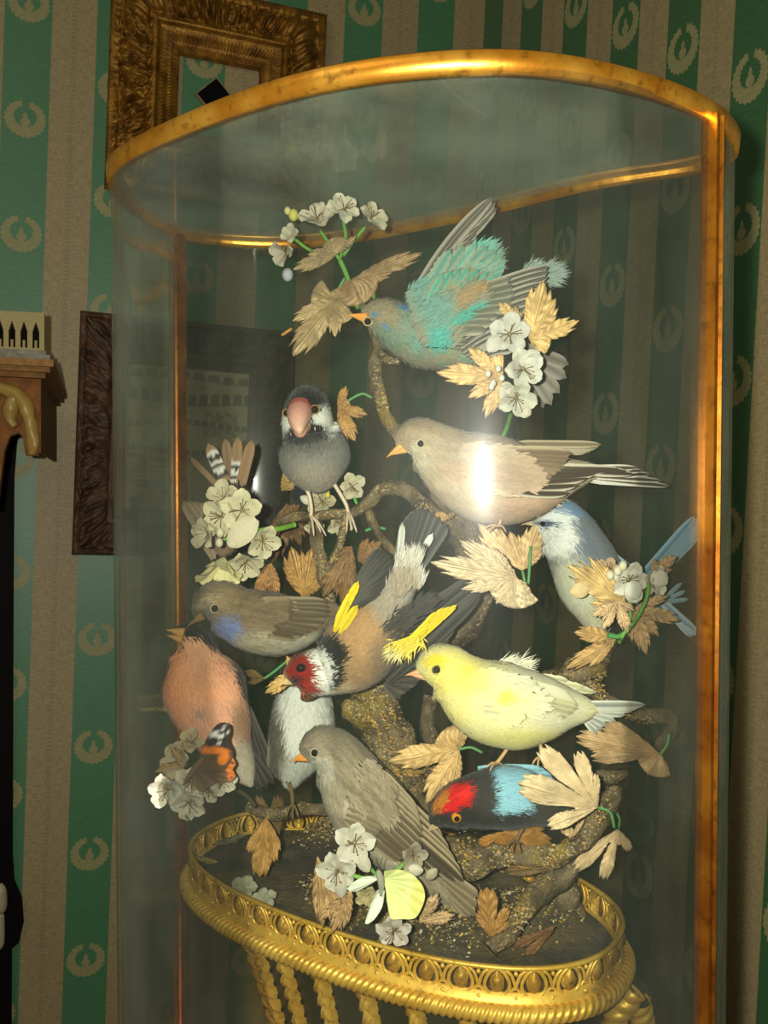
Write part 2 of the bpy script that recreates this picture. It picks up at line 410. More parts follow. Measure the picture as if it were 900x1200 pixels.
# ---------- gothic wall shelf at the left edge ----------
th = thing('wall_shelf', 'gothic wooden wall shelf with pierced gallery and gilded bracket at left edge', 'shelf', P(-60, 540, 1.0))
SN = np.array([-WL.n[0]/-WL.n[1], 1, 0]); DS = 1.06                                                        # the front of the shelf
dr = .05
def slab(mb, x0, x1, y0, y1, D0, D1, C, rx=0):
    V = []
    for D in (D0, D1):
        for (x, y) in ((x0, y0), (x1, y0+dr*0), (x1, y1), (x0, y1)):
            p = P(x, y+dr*(x-40), DS); V.append(p + (D-DS)*SN)
    mb.add(V, [(0,1,2,3),(7,6,5,4),(0,4,5,1),(1,5,6,2),(2,6,7,3),(3,7,4,0)], C)
ga = A(160, 146, 96)
mb = MB(); G0, G1 = DS, DS+.012
def lancet(x):                                                # window openings
    pass
slab(mb, -160, 52, 366, 375, G0, G1, ga); slab(mb, -160, 52, 408, 414, G0, G1, ga)
xs = 49
k = 0
for x in range(52, -160, -14):
    slab(mb, x-6, x, 375, 408, G0, G1, ga)
    for q in range(5):                                       # pointed heads of the openings
        slab(mb, x-14, x-14+4-q, 375+q*3, 378+q*3, G0, G1, ga); slab(mb, x-6-4+q, x-6, 375+q*3, 378+q*3, G0, G1, ga)
    slab(mb, x-11.5, x-8.5, 399, 408, G0, G1, ga*.9)
mb.build('gallery', M['paint'], th, False)
mb = MB(); slab(mb, -160, 49, 368, 414, DS+.03, DS+.034, A(30, 22, 16)); mb.build('gallery_shade', M['near_black'], th, False)  # black sheet painting in the dark interior behind the openings
# cornice: stepped and rounded
cc = [(55, 412, 419, -.012, (132, 126, 108)), (60, 418, 424, -.02, (120, 116, 100)), (64, 424, 432, -.026, (142, 104, 58)), (60, 432, 438, -.02, (128, 92, 48)), (54, 438, 444, -.012, (120, 84, 42))]
mb = MB()
for x1, y0, y1, o, c in cc: slab(mb, -160, x1, y0, y1, DS+o, 1.40, A(*c))
mb.build('cornice', M['wood'], th, False)
mb = MB(); wd = A(118, 74, 32)
V = []; out = [(-160, 442), (48, 442), (45, 534), (30, 534), (26, 512), (22, 508), (12, 512), (5, 530), (1, 560), (-4, 600), (-160, 600)]
for D in (DS, DS+.02):
    for x, y in out: V.append(P(x, y+dr*(x-40), DS)+(D-DS)*SN)
n = len(out); mb.add(V, [tuple(range(n)), tuple(range(2*n-1, n-1, -1))]+[(i, (i+1) % n, n+(i+1) % n, n+i) for i in range(n)], wd)
slab(mb, 44, 48, 442, 530, DS+.001, 1.40, wd*.9)
mb.build('apron', M['wood'], th, False)
mb = MB(); g = A(150, 122, 58)
pts = [(-30, 460), (-8, 456), (12, 460), (26, 470), (33, 486), (37, 505), (39, 522), (37, 533)]
rr = [6, 7, 8, 9, 8, 7.5, 7, 4]
q = cr([(x, y+dr*(x-40), r) for (x, y), r in zip(pts, rr)], 6)
mb.tube([P(a, b, DS-.004) for a, b, r in q], q[:, 2]*DS/F, g, 12, rough=.3)
q = cr([(18, 464, 7), (13, 478, 9), (12, 492, 6), (18, 500, 4)], 5); mb.tube([P(a, b, DS-.006) for a, b, r in q], q[:, 2]*DS/F, g*.9, 12, rough=.3)
mb.build('bracket', M['horn'], th)
# black sheet shaped as the cast shadow below the shelf; pale turned finial
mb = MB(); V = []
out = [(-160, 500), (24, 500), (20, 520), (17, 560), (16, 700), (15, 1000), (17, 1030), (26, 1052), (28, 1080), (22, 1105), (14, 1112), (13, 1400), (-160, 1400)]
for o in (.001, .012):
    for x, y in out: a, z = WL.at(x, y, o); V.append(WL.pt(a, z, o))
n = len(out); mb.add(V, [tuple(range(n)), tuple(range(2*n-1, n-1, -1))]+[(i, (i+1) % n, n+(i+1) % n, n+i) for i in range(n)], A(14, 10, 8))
mb.build('shadow_sheet', M['near_black'], th, False)
mb = MB(); q = cr([(2, 1035, 1), (1, 1042, 6), (0, 1056, 8), (0, 1066, 7), (0, 1070, 4), (0, 1076, 5), (0, 1104, 5), (0, 1112, 2)], 5)
mb.tube([P(a, b, 1.36) for a, b, r in q], np.maximum(q[:, 2], .5)*1.36/F, A(170, 160, 128), 14)
fn = mb.build('finial', M['horn'], th); fn['label'] = 'pale turned finial'

# ---------- glass case ----------
HR = .2
rim_px = [(120,190),(140,170),(200,140),(300,100),(400,74),(500,61),(600,57),(700,70),(800,99),(850,126),(873,160),(868,175),(830,188),(700,207),(600,233),(500,257),(400,275),(330,280),(260,277),(205,268),(150,236),(125,207)]
rp = np.array([onz(x, y, HR) for x, y in rim_px])
path = crc(rp, 10)
# even spacing + light smoothing
def even(p, n):
    q = np.vstack([p, p[:1]]); d = np.r_[0, np.cumsum(np.linalg.norm(np.diff(q, axis=0), axis=1))]
    t = np.linspace(0, d[-1], n, endpoint=False); return np.column_stack([np.interp(t, d, q[:, i]) for i in range(3)])
path = even(path, 220)
for _ in range(25): path = .5*path + .25*(np.roll(path, 1, 0)+np.roll(path, -1, 0))
cen = path.mean(0)
def outward(p):
    T = np.roll(p, -1, 0)-np.roll(p, 1, 0); N = np.column_stack([T[:, 1], -T[:, 0], 0*T[:, 0]]); N /= np.linalg.norm(N, axis=1)[:, None]
    if np.mean(np.sum(N*(p-p.mean(0)), 1)) < 0: N = -N
    return N
ON = outward(path)
def sweep(mb, prof, C=None, closed=True, idx=None):
    ids = range(len(path)) if idx is None else idx
    G = [[path[i % len(path)]*np.array([1, 1, 0]) + ON[i % len(path)]*o + np.array([0, 0, CAMZ+z]) for o, z in prof] for i in ids]
    mb.grid(G, C, cu=idx is None, cv=closed)
    if idx is not None:
        for e in (0, -1): mb.add(G[e], [tuple(range(len(prof)))], C)
ZB = -.46
th = thing('glass_case', 'tall oval glass display case with gilt metal rim and posts holding mounted birds', 'display case', (cen[0], cen[1], CAMZ+ZB-.03))
mb = MB(); sweep(mb, [(0, 0), (-.001, -.0085), (-.0055, -.0095), (-.007, -.0065), (-.0068, -.0035), (-.010, -.003), (-.010, .0), (-.006, .0015), (-.002, .0015)]); r_ = mb.build('rim', M['gilt_rim'], th)
gm = MB(); sweep(gm, [(-.0035, HR*0-.0065), (-.0035, ZB-HR)], closed=False)
gpath = path.copy()
for i_ in range(len(path)):
    if path[i_][1] < .46:
        u_ = (path[i_][0]-.054)/.045; gpath[i_][1] += -.0062*u_*math.exp(-u_*u_/2)
def cyl(z0, z1, o):
    return [[gpath[i]*np.array([1, 1, 0])+ON[i]*o+np.array([0, 0, CAMZ+z]) for z in np.linspace(z0, z1, 12)] for i in range(len(path))]
gm = MB(); gm.grid(cyl(HR-.007, ZB, -.0030), cu=True); gm.grid(cyl(HR-.007, ZB, -.0055), cu=True); gm.build('glass_wall', M['vitrine_glass'], th)
path2 = path
for nm, z in (('lid', HR-.002),):
    gm = MB()
    for zz in (z, z-.0025):
        c0 = cen*np.array([1, 1, 0])+np.array([0, 0, CAMZ+zz])
        V = [c0]+[p*np.array([1, 1, 0])+ON[i]*-.006+np.array([0, 0, CAMZ+zz]) for i, p in enumerate(path)]
        n = len(path); gm.add(V, [(0, i+1, (i+1) % n+1) for i in range(n)])
    gm.build('glass_lid', M['lid_glass'], th, False)
def rimshift(z): return z
# the rim profile above is relative to HR
for o in (r_,):
    for v in o.data.vertices: v.co.z += HR
px_, py_ = proj(path)
def nearest(x, y): return int(np.argmin((px_-x)**2+(py_-y)**2))
i1, i2 = nearest(843, 118), nearest(206, 268)
step = np.linalg.norm(path[1]-path[0])
for ip, hw, nm in ((i1, .0043, 'post'), (i2, .0058, 'post')):
    p0, N0 = path[ip], ON[ip]; T0 = np.cross(N0, [0, 0, 1])
    pr = [(-hw, .0), (-hw, .003), (-hw+.0016, .0036), (-hw+.0022, .001), (hw-.0022, .001), (hw-.0016, .0036), (hw, .003), (hw, 0), (hw, -.005), (hw-.0012, -.006), (-hw+.0012, -.006), (-hw, -.005)]
    G = [[p0*np.array([1, 1, 0])+T0*a+N0*(b-.001)+np.array([0, 0, CAMZ+z]) for a, b in pr] for z in np.linspace(HR-.006, ZB, 30)]
    mb = MB(); mb.grid(G, None, cv=True); mb.build(nm, M['gilt_post'], th, False)
mb = MB()
G = [[path[i]*np.array([1, 1, 0])+ON[i]*o+np.array([0, 0, CAMZ+z]) for o, z in ((-.02, ZB+.002), (.004, ZB+.002), (.008, ZB-.004), (.008, ZB-.024), (.014, ZB-.03), (-.02, ZB-.03))] for i in range(len(path))]
mb.grid(G, cu=True)
for zz in (ZB, ZB-.03):
    mb.add([p*np.array([1, 1, 0])-ON[i]*.018+np.array([0, 0, CAMZ+zz]) for i, p in enumerate(path)], [tuple(range(len(path)))])
mb.build('base', M['gilt_rim'], th, False)
mb = MB(); zt0 = ZB-.03+CAMZ
cx, cy = cen[0], cen[1]
mb.box((cx-.27, cy-.2, zt0-.03), (cx+.27, cy+.2, zt0), A(96, 62, 36)); mb.box((cx-.22, cy-.16, .06), (cx+.22, cy+.16, zt0-.03), A(82, 52, 30)); mb.box((cx-.25, cy-.18, 0), (cx+.25, cy+.18, .06), A(96, 62, 36))
o = mb.build('pedestal', M['wood'], None, False); tag(o, 'wooden pedestal under the glass case, just below the picture', 'pedestal')
# ---------- gilt basket ----------
BC = np.array([.005, .546]); BU = np.array([.837, -.547]); BV = np.array([.547, .837])
HB = -.244                                                     # top of the gallery
def oval(a, ru=.1465, rv=.0735, off=0, ex=2.35):
    c, s = math.cos(a), math.sin(a); k = 2/ex
    u = ru*abs(c)**k*(1 if c > 0 else -1); v = rv*abs(s)**k*(1 if s > 0 else -1)
    return BC + BU*(u+.0005) + BV*(v-.0075)
def ovalpath(n, ru=.1465, rv=.0735):
    p = np.array([[*oval(a, ru, rv), 0] for a in np.linspace(0, 2*PI, 721)[:-1]]); return even(p, n)
bp = ovalpath(1200); bN = outward(bp); BL = np.sum(np.linalg.norm(bp-np.roll(bp, 1, 0), axis=1))
def bs(s, o, z):                                               # arclength, outward, height
    q = (s/BL*1200) % 1200; i = int(q); f = q-i; j = (i+1) % 1200
    p = bp[i]*(1-f)+bp[j]*f; N = bN[i]*(1-f)+bN[j]*f
    flare = (z-HB+.015)*.12
    return np.array([p[0]+N[0]*(o+flare), p[1]+N[1]*(o+flare), CAMZ+z])
th = thing('flower_basket', 'oval gilt metal basket with pierced leaf gallery and rope border holding moss', 'basket', (*oval(0)*0+BC, CAMZ-.46))
def ring(mb, prof, n=360, C=None, open_=False):
    mb.grid([[bs(i/n*BL, o, z) for o, z in prof] for i in range(n)], C, cu=True, cv=not open_)
gal = MB(); ht = .0175
ring(gal, [(0, HB), (.0022, HB-.0002), (.0026, HB-.0014), (.0018, HB-.0024), (0, HB-.0026), (-.0004, HB-.001)])
ring(gal, [(0, HB-ht+.003), (.0018, HB-ht+.0028), (.0028, HB-ht), (.0045, HB-ht-.001), (.005, HB-ht-.0035), (0, HB-ht-.0035)])
NM = 39; dl = BL/NM
for m in range(NM):
    s0 = m*dl
    # teardrop loop
    Q = []
    for k in range(24):
        a = 2*PI*k/24; x = math.sin(a)*(1-.28*(math.cos(a)+1)/2*1.6); z = math.cos(a)
        Q.append(bs(s0+x*dl*.42, .0012, HB-.0092+z*.0074))
    Q = np.array(Q+[Q[0]]); gal.tube(Q, .0011, k=6, cap=False)
    # leaf in the loop, veined
    G = []
    for i in range(11):
        t = i/10; w = .0041*math.sin(PI*min(1, t*.96+.02))**.75*(1.05-.3*t)
        G.append([bs(s0+w*j/4, .0012+.0024*(1-(j/4)**2)*math.sin(PI*t)+.0007*math.cos((t*14-abs(j)*.9)*1.6)*math.sin(PI*t), HB-.0158+t*.0125) for j in range(-4, 5)])
    gal.grid(G); gal.grid([[p+ (0, 0, 0) for p in r] for r in G])
    # inner face of leaf, so it is solid
    G2 = [[p - np.array([*(bN[int((s0/BL*1200)) % 1200][:2]*.0022*math.sin(PI*(i/10))), 0]) for p in r] for i, r in enumerate(G)]; gal.grid(G2)
    # filler between loops: curved Y and bead
    x = s0+dl/2
    for sg in (-1, 1):
        gal.tube(cr([bs(x, .001, HB-.0128), bs(x+sg*.0008, .0015, HB-.009), bs(x+sg*.0022, .0014, HB-.005), bs(x+sg*.005, .001, HB-.0024)], 4), .0010, k=5)
        gal.tube(cr([bs(x, .001, HB-.0115), bs(x+sg*.003, .0010, HB-.0150), bs(x+sg*.0058, .001, HB-.0170)], 4), .0009, k=5)
    gal.ball(bs(x, .0012, HB-.0042), .0013, k=8)
    gal.ball(bs(x, .0024, HB-ht+.0005), .0012, k=6)
gal.build('gallery', M['gilt_bronze'], th)
# rope border
rope = MB(); NR = 190; n = NR*8; G = []; cz = HB-ht-.0065
for i in range(n):
    row = []
    for j in range(14):
        a = 2*PI*j/14; ph = i/8*2*PI - a*3.0
        r = .0042*(1+.23*(abs(math.cos(ph/2))**.6*2-1))
        row.append(bs(i/n*BL, .0062+r*math.cos(a), cz+r*math.sin(a)))
    G.append(row)
rope.grid(G, cu=True, cv=True); rope.build('rope_border', M['gilt_bronze'], th)
# moulding, bowl
mo = MB(); ring(mo, [(.004, HB-ht-.002), (.0055, HB-ht-.005), (.004, cz-.004), (.0, cz-.0055), (-.004, cz-.0055), (-.004, HB-ht)]); mo.build('moulding', M['gilt_bronze'], th)
def bowlprof(t):                                               # t 0..1 down
    z = cz-.005 - t*.15; o = -.026-.016*math.sin(min(1, t*1.1)*PI/2)**1.3 - .004*t
    if t > .85: o += (t-.85)*.08
    return o, z
bw_ = MB(); ring(bw_, [(-.002, cz-.004)]+[bowlprof(t) for t in np.linspace(0, 1, 22)]+[(-.045, -.46)], open_=True); bw_.build('bowl', M['bowl'], th)
NRB = 20
for m in range(NRB):
    s0 = (m+.35)*BL/NRB; rb = MB(); G = []; n = 60
    for i in range(n+1):
        t = .0+.95*i/n; o, z = bowlprof(t); w = (.0078*(1-.35*t))*(1-.16*abs(math.sin(i*.75)))*(1 if i > 2 else .8)
        G.append([bs(s0+w*j/5, o+.0035+.003*(1-(j/5)**2)-.0022*(abs(j) == 0)+.0019*math.cos(i*.75*2-abs(j)*1.1)-(.0035 if abs(j) == 5 else 0), z) for j in range(-5, 6)])
    rb.grid(G); rb.build('acanthus_rib', M['gilt_bronze'], th)
ft = MB(); ring(ft, [(-.05, -.405), (-.035, -.42), (-.028, -.445), (-.022, -.46), (-.05, -.46)]); ft.build('foot', M['gilt_bronze'], th)
# rope handle on the right with tied ribbon
def loc(u, v, z): p = BC+BU*u+BV*v; return np.array([p[0], p[1], CAMZ+z])
hq = cr([P(722, 1158, .475), P(742, 1160, .475), P(752, 1175, .475), P(752, 1200, .475), P(742, 1240, .478), P(715, 1262, .485)], 40); 
def twist(mb, q, r, pitch, k=14):
    T = np.gradient(q, axis=0); T /= np.linalg.norm(T, axis=1)[:, None]; d = np.r_[0, np.cumsum(np.linalg.norm(np.diff(q, axis=0), axis=1))]
    N = np.cross(T[0], (0, 1, .1)); G = []
    for i in range(len(q)):
        N = N-T[i]*N.dot(T[i]); N /= np.linalg.norm(N); B = np.cross(T[i], N)
        G.append([q[i]+(N*math.cos(a)+B*math.sin(a))*r*(1+.2*(abs(math.cos((d[i]/pitch*2*PI-a*2)/2))**.6*2-1)) for a in np.arange(k)*2*PI/k])
    mb.grid(G, cv=True)
hb = MB(); hb.tube(hq, .0072, A(96, 84, 40), 12); h_ = hb.build('handle', M['bowl'], th)
hb = MB(); twist(hb, cr([P(722, 1240, .47), P(718, 1215, .468), P(722, 1190, .465), P(738, 1168, .463), P(744, 1160, .463)], 30), .0058, .007); hb.build('handle_rope', M['gilt_bronze'], th)
hb = MB(); twist(hb, cr([P(757, 1270, .475), P(756, 1220, .47), P(752, 1190, .468), P(748, 1172, .466)], 30), .0058, .007); hb.build('handle_rope', M['gilt_bronze'], th)
hb = MB(); hb.tube(cr([P(716, 1155, .46), P(724, 1160, .459), P(734, 1164, .458), P(742, 1172, .459), P(744, 1186, .461)], 6), .0011, A(190, 176, 120), 6)
hb.tube(cr([P(722, 1160, .459), P(727, 1170, .459), P(725, 1182, .461)], 6), .0009, A(190, 176, 120), 6); hb.build('tie_wire', M['stemwire'], th)
# moss bed
HS = HB-ht+.002
mounds = [(385, 985, .028, .020), (395, 1045, .03, .010), (640, 1075, .035, .018), (560, 1075, .035, .012), (520, 1090, .04, .008), (600, 1010, .045, .030), (500, 1000, .04, .026), (455, 1075, .03, .008)]
mnd = [(onz(x, y, HS), s, h) for x, y, s, h in mounds]
def soilz(x, y):
    z = HS
    for c, s, h in mnd: z += h*math.exp(-((x-c[0])**2+(y-c[1])**2)/(s*s*.5))*.8
    return z + .0022*noise.noise((x*60, y*60, 3)) + .0012*noise.noise((x*220, y*220, 1))
NA, NRd = 160, 60; G = []
for r in range(NRd+1):
    G.append([])
    for k in range(NA):
        c = bp[int(k/NA*1200)][:2]; ctr = BC; q = ctr+(c-ctr)*(r/NRd)*.985; edge = min(1, (1-r/NRd)*6)
        G[-1].append([q[0], q[1], CAMZ+HS*(1-edge)+soilz(*q)*edge])
mb = MB(); mb.grid(G, cv=True); mb.build('moss_bed', M['soil'], th)
def crumbs(mb, pts, r0, r1, cols):
    for p in pts:
        r = random.uniform(r0, r1); c = random.choice(cols)
        d = rng.normal(size=(6, 3))*.25
        V = np.array([(1,0,0),(-1,0,0),(0,1,0),(0,-1,0),(0,0,1),(0,0,-1)], float)*r*np.array([1, 1, .7]) + d*r + p
        mb.add(V, [(0,2,4),(2,1,4),(1,3,4),(3,0,4),(2,0,5),(1,2,5),(3,1,5),(0,3,5)], c)
gcol = [A(170, 140, 80), A(196, 168, 100), A(120, 96, 56), A(84, 66, 42), A(190, 180, 150), A(140, 112, 40), A(100, 84, 60)]
pts = []
for c, s, h in mnd:
    for _ in range(650):
        x, y = c[0]+rng.normal()*s*.33, c[1]+rng.normal()*s*.33
        # keep inside the basket
        rel = np.array([x, y])-BC; uu, vv = rel@BU+.003, rel@BV+.0075
        if (abs(uu)/.139)**2.3+(abs(vv)/.066)**2.3 > 1: continue
        pts.append((x, y, CAMZ+soilz(x, y)+.0002))
mb = MB(); crumbs(mb, pts, .0005, .0012, gcol); g_ = mb.build('grit', M['grit'], th, False); g_['kind'] = 'stuff'
# ---------- bird builder ----------
def sstep(x): x = np.clip(x, 0, 1); return x*x*(3-2*x)
def patchcol(base, patches, streak=None):
    def f(px, py, jit=None):
        px = np.asarray(px, float); py = np.asarray(py, float)
        jx = 0 if jit is None else jit[0]; jy = 0 if jit is None else jit[1]
        c = np.tile(np.array(base, float), (len(px), 1))
        for p in patches:
            cx, cy, rx, ry, ang, col = p[:6]; soft = p[6] if len(p) > 6 else .3
            a = math.radians(ang); dx, dy = px+jx-cx, py+jy-cy
            u = (dx*math.cos(a)+dy*math.sin(a))/rx; v = (-dx*math.sin(a)+dy*math.cos(a))/ry
            d = np.sqrt(u*u+v*v); w = sstep((1+soft*.5-d)/soft)*(p[7] if len(p) > 7 else 1)
            c = c*(1-w[:, None])+np.array(col)*w[:, None]
        if streak:
            a = math.radians(streak[0]); u = px*math.cos(a)+py*math.sin(a); v = -px*math.sin(a)+py*math.cos(a)
            k = np.array([noise.noise((uu*streak[1], vv*streak[2], 2.2)) for uu, vv in zip(u, v)]); c = c*(1-streak[3]*np.clip(k*2.2, -.5, 1))[:, None]
        return c
    return f
class Body:
    pass
def body(parent, spine, D, colf, name='body', strands=5000, slen=9, swid=2.0, lift=.2, kz=.92, jit=.12, k=36, frizz=.25, lump=.03):
    """one continuous plumage surface lofted on a spine of (px, py, radius px, depth offset m) with down lying over it"""
    q = cr([(a[0], a[1], a[2], a[3] if len(a) > 3 else 0) for a in spine], 9)
    q[:, 2] = np.maximum(q[:, 2], .4)
    C = np.array([P(x, y, D+dz) for x, y, r, dz in q]); R = q[:, 2]*D/F; n = len(q)
    T = np.gradient(C, axis=0); T /= np.linalg.norm(T, axis=1)[:, None]+1e-12
    for _ in range(2): T[1:-1] = (T[:-2]+2*T[1:-1]+T[2:]); T /= np.linalg.norm(T, axis=1)[:, None]
    Yv = np.array([0, 1, 0.])
    G = np.zeros((n, k, 3)); NN = np.zeros((n, k, 3))
    for i in range(n):
        B = Yv-T[i]*T[i].dot(Yv); B /= np.linalg.norm(B); N = np.cross(T[i], B)
        for j in range(k):
            a = 2*PI*j/k; d = N*math.cos(a)+B*kz*math.sin(a)
            s = 1+lump*noise.noise(tuple((C[i]+d*R[i])*70))
            G[i, j] = C[i]+d*R[i]*s; NN[i, j] = d/np.linalg.norm(d)
    mb = MB(); x, y = proj(G.reshape(-1, 3)); cc = colf(x, y)
    mb.grid(G, cc.reshape(n, k, 3), cv=True)
    for i in (0, n-1):
        e = mb.add([C[i]], [], colf(*[np.array([v]) for v in proj(C[i])])[0])
        for j in range(k): mb.f.append((e, i*k+j, i*k+(j+1) % k))
    # strands, area weighted
    ri = (R[:-1]+R[1:])/2*np.linalg.norm(np.diff(C, axis=0), axis=1); pr = ri/ri.sum()
    I = rng.choice(n-1, strands, p=pr); fu = rng.random(strands); J = rng.random(strands)*k
    J0 = J.astype(int) % k; J1 = (J0+1) % k; fv = (J-np.floor(J))[:, None]; fu = fu[:, None]
    p = (G[I, J0]*(1-fv)+G[I, J1]*fv)*(1-fu)+(G[I+1, J0]*(1-fv)+G[I+1, J1]*fv)*fu
    nn = NN[I, J0]*(1-fv)+NN[I, J1]*fv
    t0 = (G[I+1, J0]-G[I, J0]); t0 /= np.linalg.norm(t0, axis=1)[:, None]+1e-12
    bad = np.sum(t0*T[I], 1) < .35; t0[bad] = T[I][bad]; side = np.cross(nn, t0)
    t1 = t0+nn*(.7*lift*rng.random((strands, 1)))+side*rng.normal(0, .85*frizz, (strands, 1)); t1 /= np.linalg.norm(t1, axis=1)[:, None]
    side = np.cross(nn, t1); side /= np.linalg.norm(side, axis=1)[:, None]+1e-12
    L = .85*slen*D/F*(.6+.8*rng.random((strands, 1)))*np.clip(R[I][:, None]/(14*D/F), .35, 1); W = .85*swid*D/F*(.6+.7*rng.random((strands, 1)))
    x, y = proj(p); c = colf(x, y, (rng.normal(0, 2.2, strands), rng.normal(0, 2.2, strands)))*(1+rng.normal(0, jit, (strands, 1)))
    c = np.clip(c, 0, .95)
    V = np.stack([p-nn*.0004, p+t1*L*.5+side*W*.5+nn*.0003, p+t1*L, p+t1*L*.5-side*W*.5+nn*.0003], 1).reshape(-1, 3)
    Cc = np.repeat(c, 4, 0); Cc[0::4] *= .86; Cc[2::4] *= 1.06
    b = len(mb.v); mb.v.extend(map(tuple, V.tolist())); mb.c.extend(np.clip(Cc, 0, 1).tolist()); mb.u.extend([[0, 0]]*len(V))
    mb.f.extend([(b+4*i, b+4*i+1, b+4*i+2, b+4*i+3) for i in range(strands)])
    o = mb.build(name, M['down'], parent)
    B = Body(); B.cf = colf; B.G = G.reshape(-1, 3); B.pp = np.column_stack(proj(B.G)); B.D = D; B.o = o; return B
def surf(B, px, py, r=5):
    d = (B.pp[:, 0]-px)**2+(B.pp[:, 1]-py)**2; m = d < r*r
    if not m.any(): m = d <= d.min()*1.5+1
    return B.G[m][:, 1].min()
def eye(parent, B, px, py, r, iris=None, ringc=None, off=.35, col=(10, 8, 8)):
    D = surf(B, px, py); R = r*D/F; c = P(px, py, D+R*off)
    mb = MB(); mb.ball(c, R, A(*col), 16)
    if iris is not None:
        mb2 = MB(); mb2.ball(c+np.array([0, R*.12, 0]), R*1.04, A(*iris), 16)
        # pupil sits in front
        mb = MB(); mb.ball(c-np.array([0, R*.48, 0]), R*.62, A(*col), 14, (1, .92, 1))
        e = mb2.build('eye', M['eye'], parent); mb.build('pupil', M['eye'], e)
    else: e = mb.build('eye', M['eye'], parent)
    if ringc is not None:
        mb = MB(); a = np.linspace(0, 2*PI, 25); mb.tube(np.array([c+np.array([math.cos(t)*R*1.08, -R*.18, math.sin(t)*R*1.0]) for t in a]), R*.2, A(*ringc), 6, False)
        mb.build('eye_ring', M['down'], parent)
    return e
def beak(parent, D, b, t, r, col, tipcol=None, gape=0, dzt=0, low=None, curve=1.5):
    """two mandibles, each a tapering cone from base b to tip t (pixels)"""
    tipcol = tipcol or col; d = np.array(t, float)-np.array(b, float); L = np.linalg.norm(d); d /= L; nrm = np.array([-d[1], d[0]])
    if nrm[1] < 0: nrm = -nrm
    mb = MB()
    for sg, ln, rr in ((-1, 1, r), (1, .86, r*.8)):
        pts = []; rad = []; cc = []
        for i in range(10):
            f = i/9; off = sg*(rr*.42*(1-f)+gape*f) + (curve*f*f if sg < 0 else 0)
            q = np.array(b)+d*L*ln*f+nrm*off - d*r*.5*(1-f)
            pts.append(P(q[0], q[1], D+dzt*f)); rad.append(max(.25, rr*.62*(1-f)**.85)*D/F); cc.append(A(*col)*(1-f)+A(*tipcol)*f)
        mb.tube(np.array(pts), rad, np.array(cc)*(1 if sg < 0 else .9), 12)
    return mb.build('beak', M['horn'], parent)
def leg(parent, pts, D, col=(190, 160, 130), r=2.2, toes=None, dz=0):
    mb = MB(); q = cr([(x, y) for x, y in pts], 5); n = len(q)
    mb.tube(np.array([P(a, b, D+dz) for a, b in q]), np.interp(np.arange(n), [0, n*.15, n-1], [r*1.5, r, r*.9])*D/F, A(*col), 8, rough=.15)
    x, y = q[-1]
    for tx, ty, tz in (toes or ((-12, 8, -.006), (-5, 13, -.008), (5, 12, -.006), (4, 6, .008))):
        w = cr([(x, y, 0), (x+tx*.45, y+ty*.4-1.5, tz*.5), (x+tx*.85, y+ty*.85, tz), (x+tx, y+ty+2, tz)], 4)
        mb.tube(np.array([P(a, b, D+dz+c) for a, b, c in w]), np.linspace(r*.8, r*.25, len(w))*D/F, A(*col), 6, rough=.2)
    return mb.build('leg', M['horn'], parent)
def feather(mb, a, b, w, D, col, D1=None, edge=None, edgew=.3, tip=None, tipw=.15, bend=0, bands=None, shaft=None, camber=1.2, fray=.0, blunt=.75, half=None, side=0):
    """a, b root and tip in pixels; w half width; edge: colour of the vane margin"""
    a = np.array(a, float); b = np.array(b, float); d = b-a; L = np.linalg.norm(d); d /= L; nr = np.array([-d[1], d[0]])
    D1 = D if D1 is None else D1; n = max(8, int(L/4)); S = np.array([-1, -.72, -.4, -.07, 0, .07, .4, .72, 1.0]); G = []; C = []; U = []
    for i in range(n+1):
        t = i/n; prof = min(1, .35+t/.25*.65)
        if t > blunt: prof *= max(0, 1-((t-blunt)/(1-blunt))**2)**.5
        if fray: prof *= 1-fray*random.random()*(1 if i % 2 else 0)
        ctr = a+d*L*t+nr*bend*math.sin(PI*t); row = []; rc = []; ru = []
        for s in S:
            wl = w*prof*(1 if s*side <= 0 else .45)
            q = ctr+nr*wl*s; q = q - d*abs(s)*w*.35*(1 if t > .6 else .3)
            dep = D+(D1-D)*t - camber*(1-s*s)*w*.25*D/F - (.5*D/F if abs(s) < .05 else 0)
            row.append(P(q[0], q[1], dep)); c = np.array(col, float)
            if edge is not None and abs(s) > 1-edgew and (side == 0 or s*side >= 0 or True): c = np.array(edge, float)
            if shaft is not None and abs(s) < .05: c = np.array(shaft, float)
            elif abs(s) < .1: c = c*.8
            if bands is not None:
                for t0, t1, cb in bands:
                    if t0 <= t-.03*abs(s) < t1: c = np.array(cb, float)
            if tip is not None and t > 1-tipw: c = np.array(tip, float)
            rc.append(c); ru.append((t*L, s*w))
        G.append(row); C.append(rc); U.append(ru)
    mb.grid(G, np.array(C), U)
def fan(mb, roots, tips, n, w, D, col, dz=.0006, D1=0, order=1, var=.08, **kw):
    r = cr(roots, 20); t = cr(tips, 20)
    for i in range(n):
        f = i/(n-1) if n > 1 else 0
        a = r[int(round(f*(len(r)-1)))]; b = t[int(round(f*(len(t)-1)))]
        dd = D+order*dz*i; c = np.array(col)*(1+rng.normal(0, var))
        feather(mb, a, b, w*(1+rng.normal(0, .05)), dd, c, D1=dd+D1, **kw)
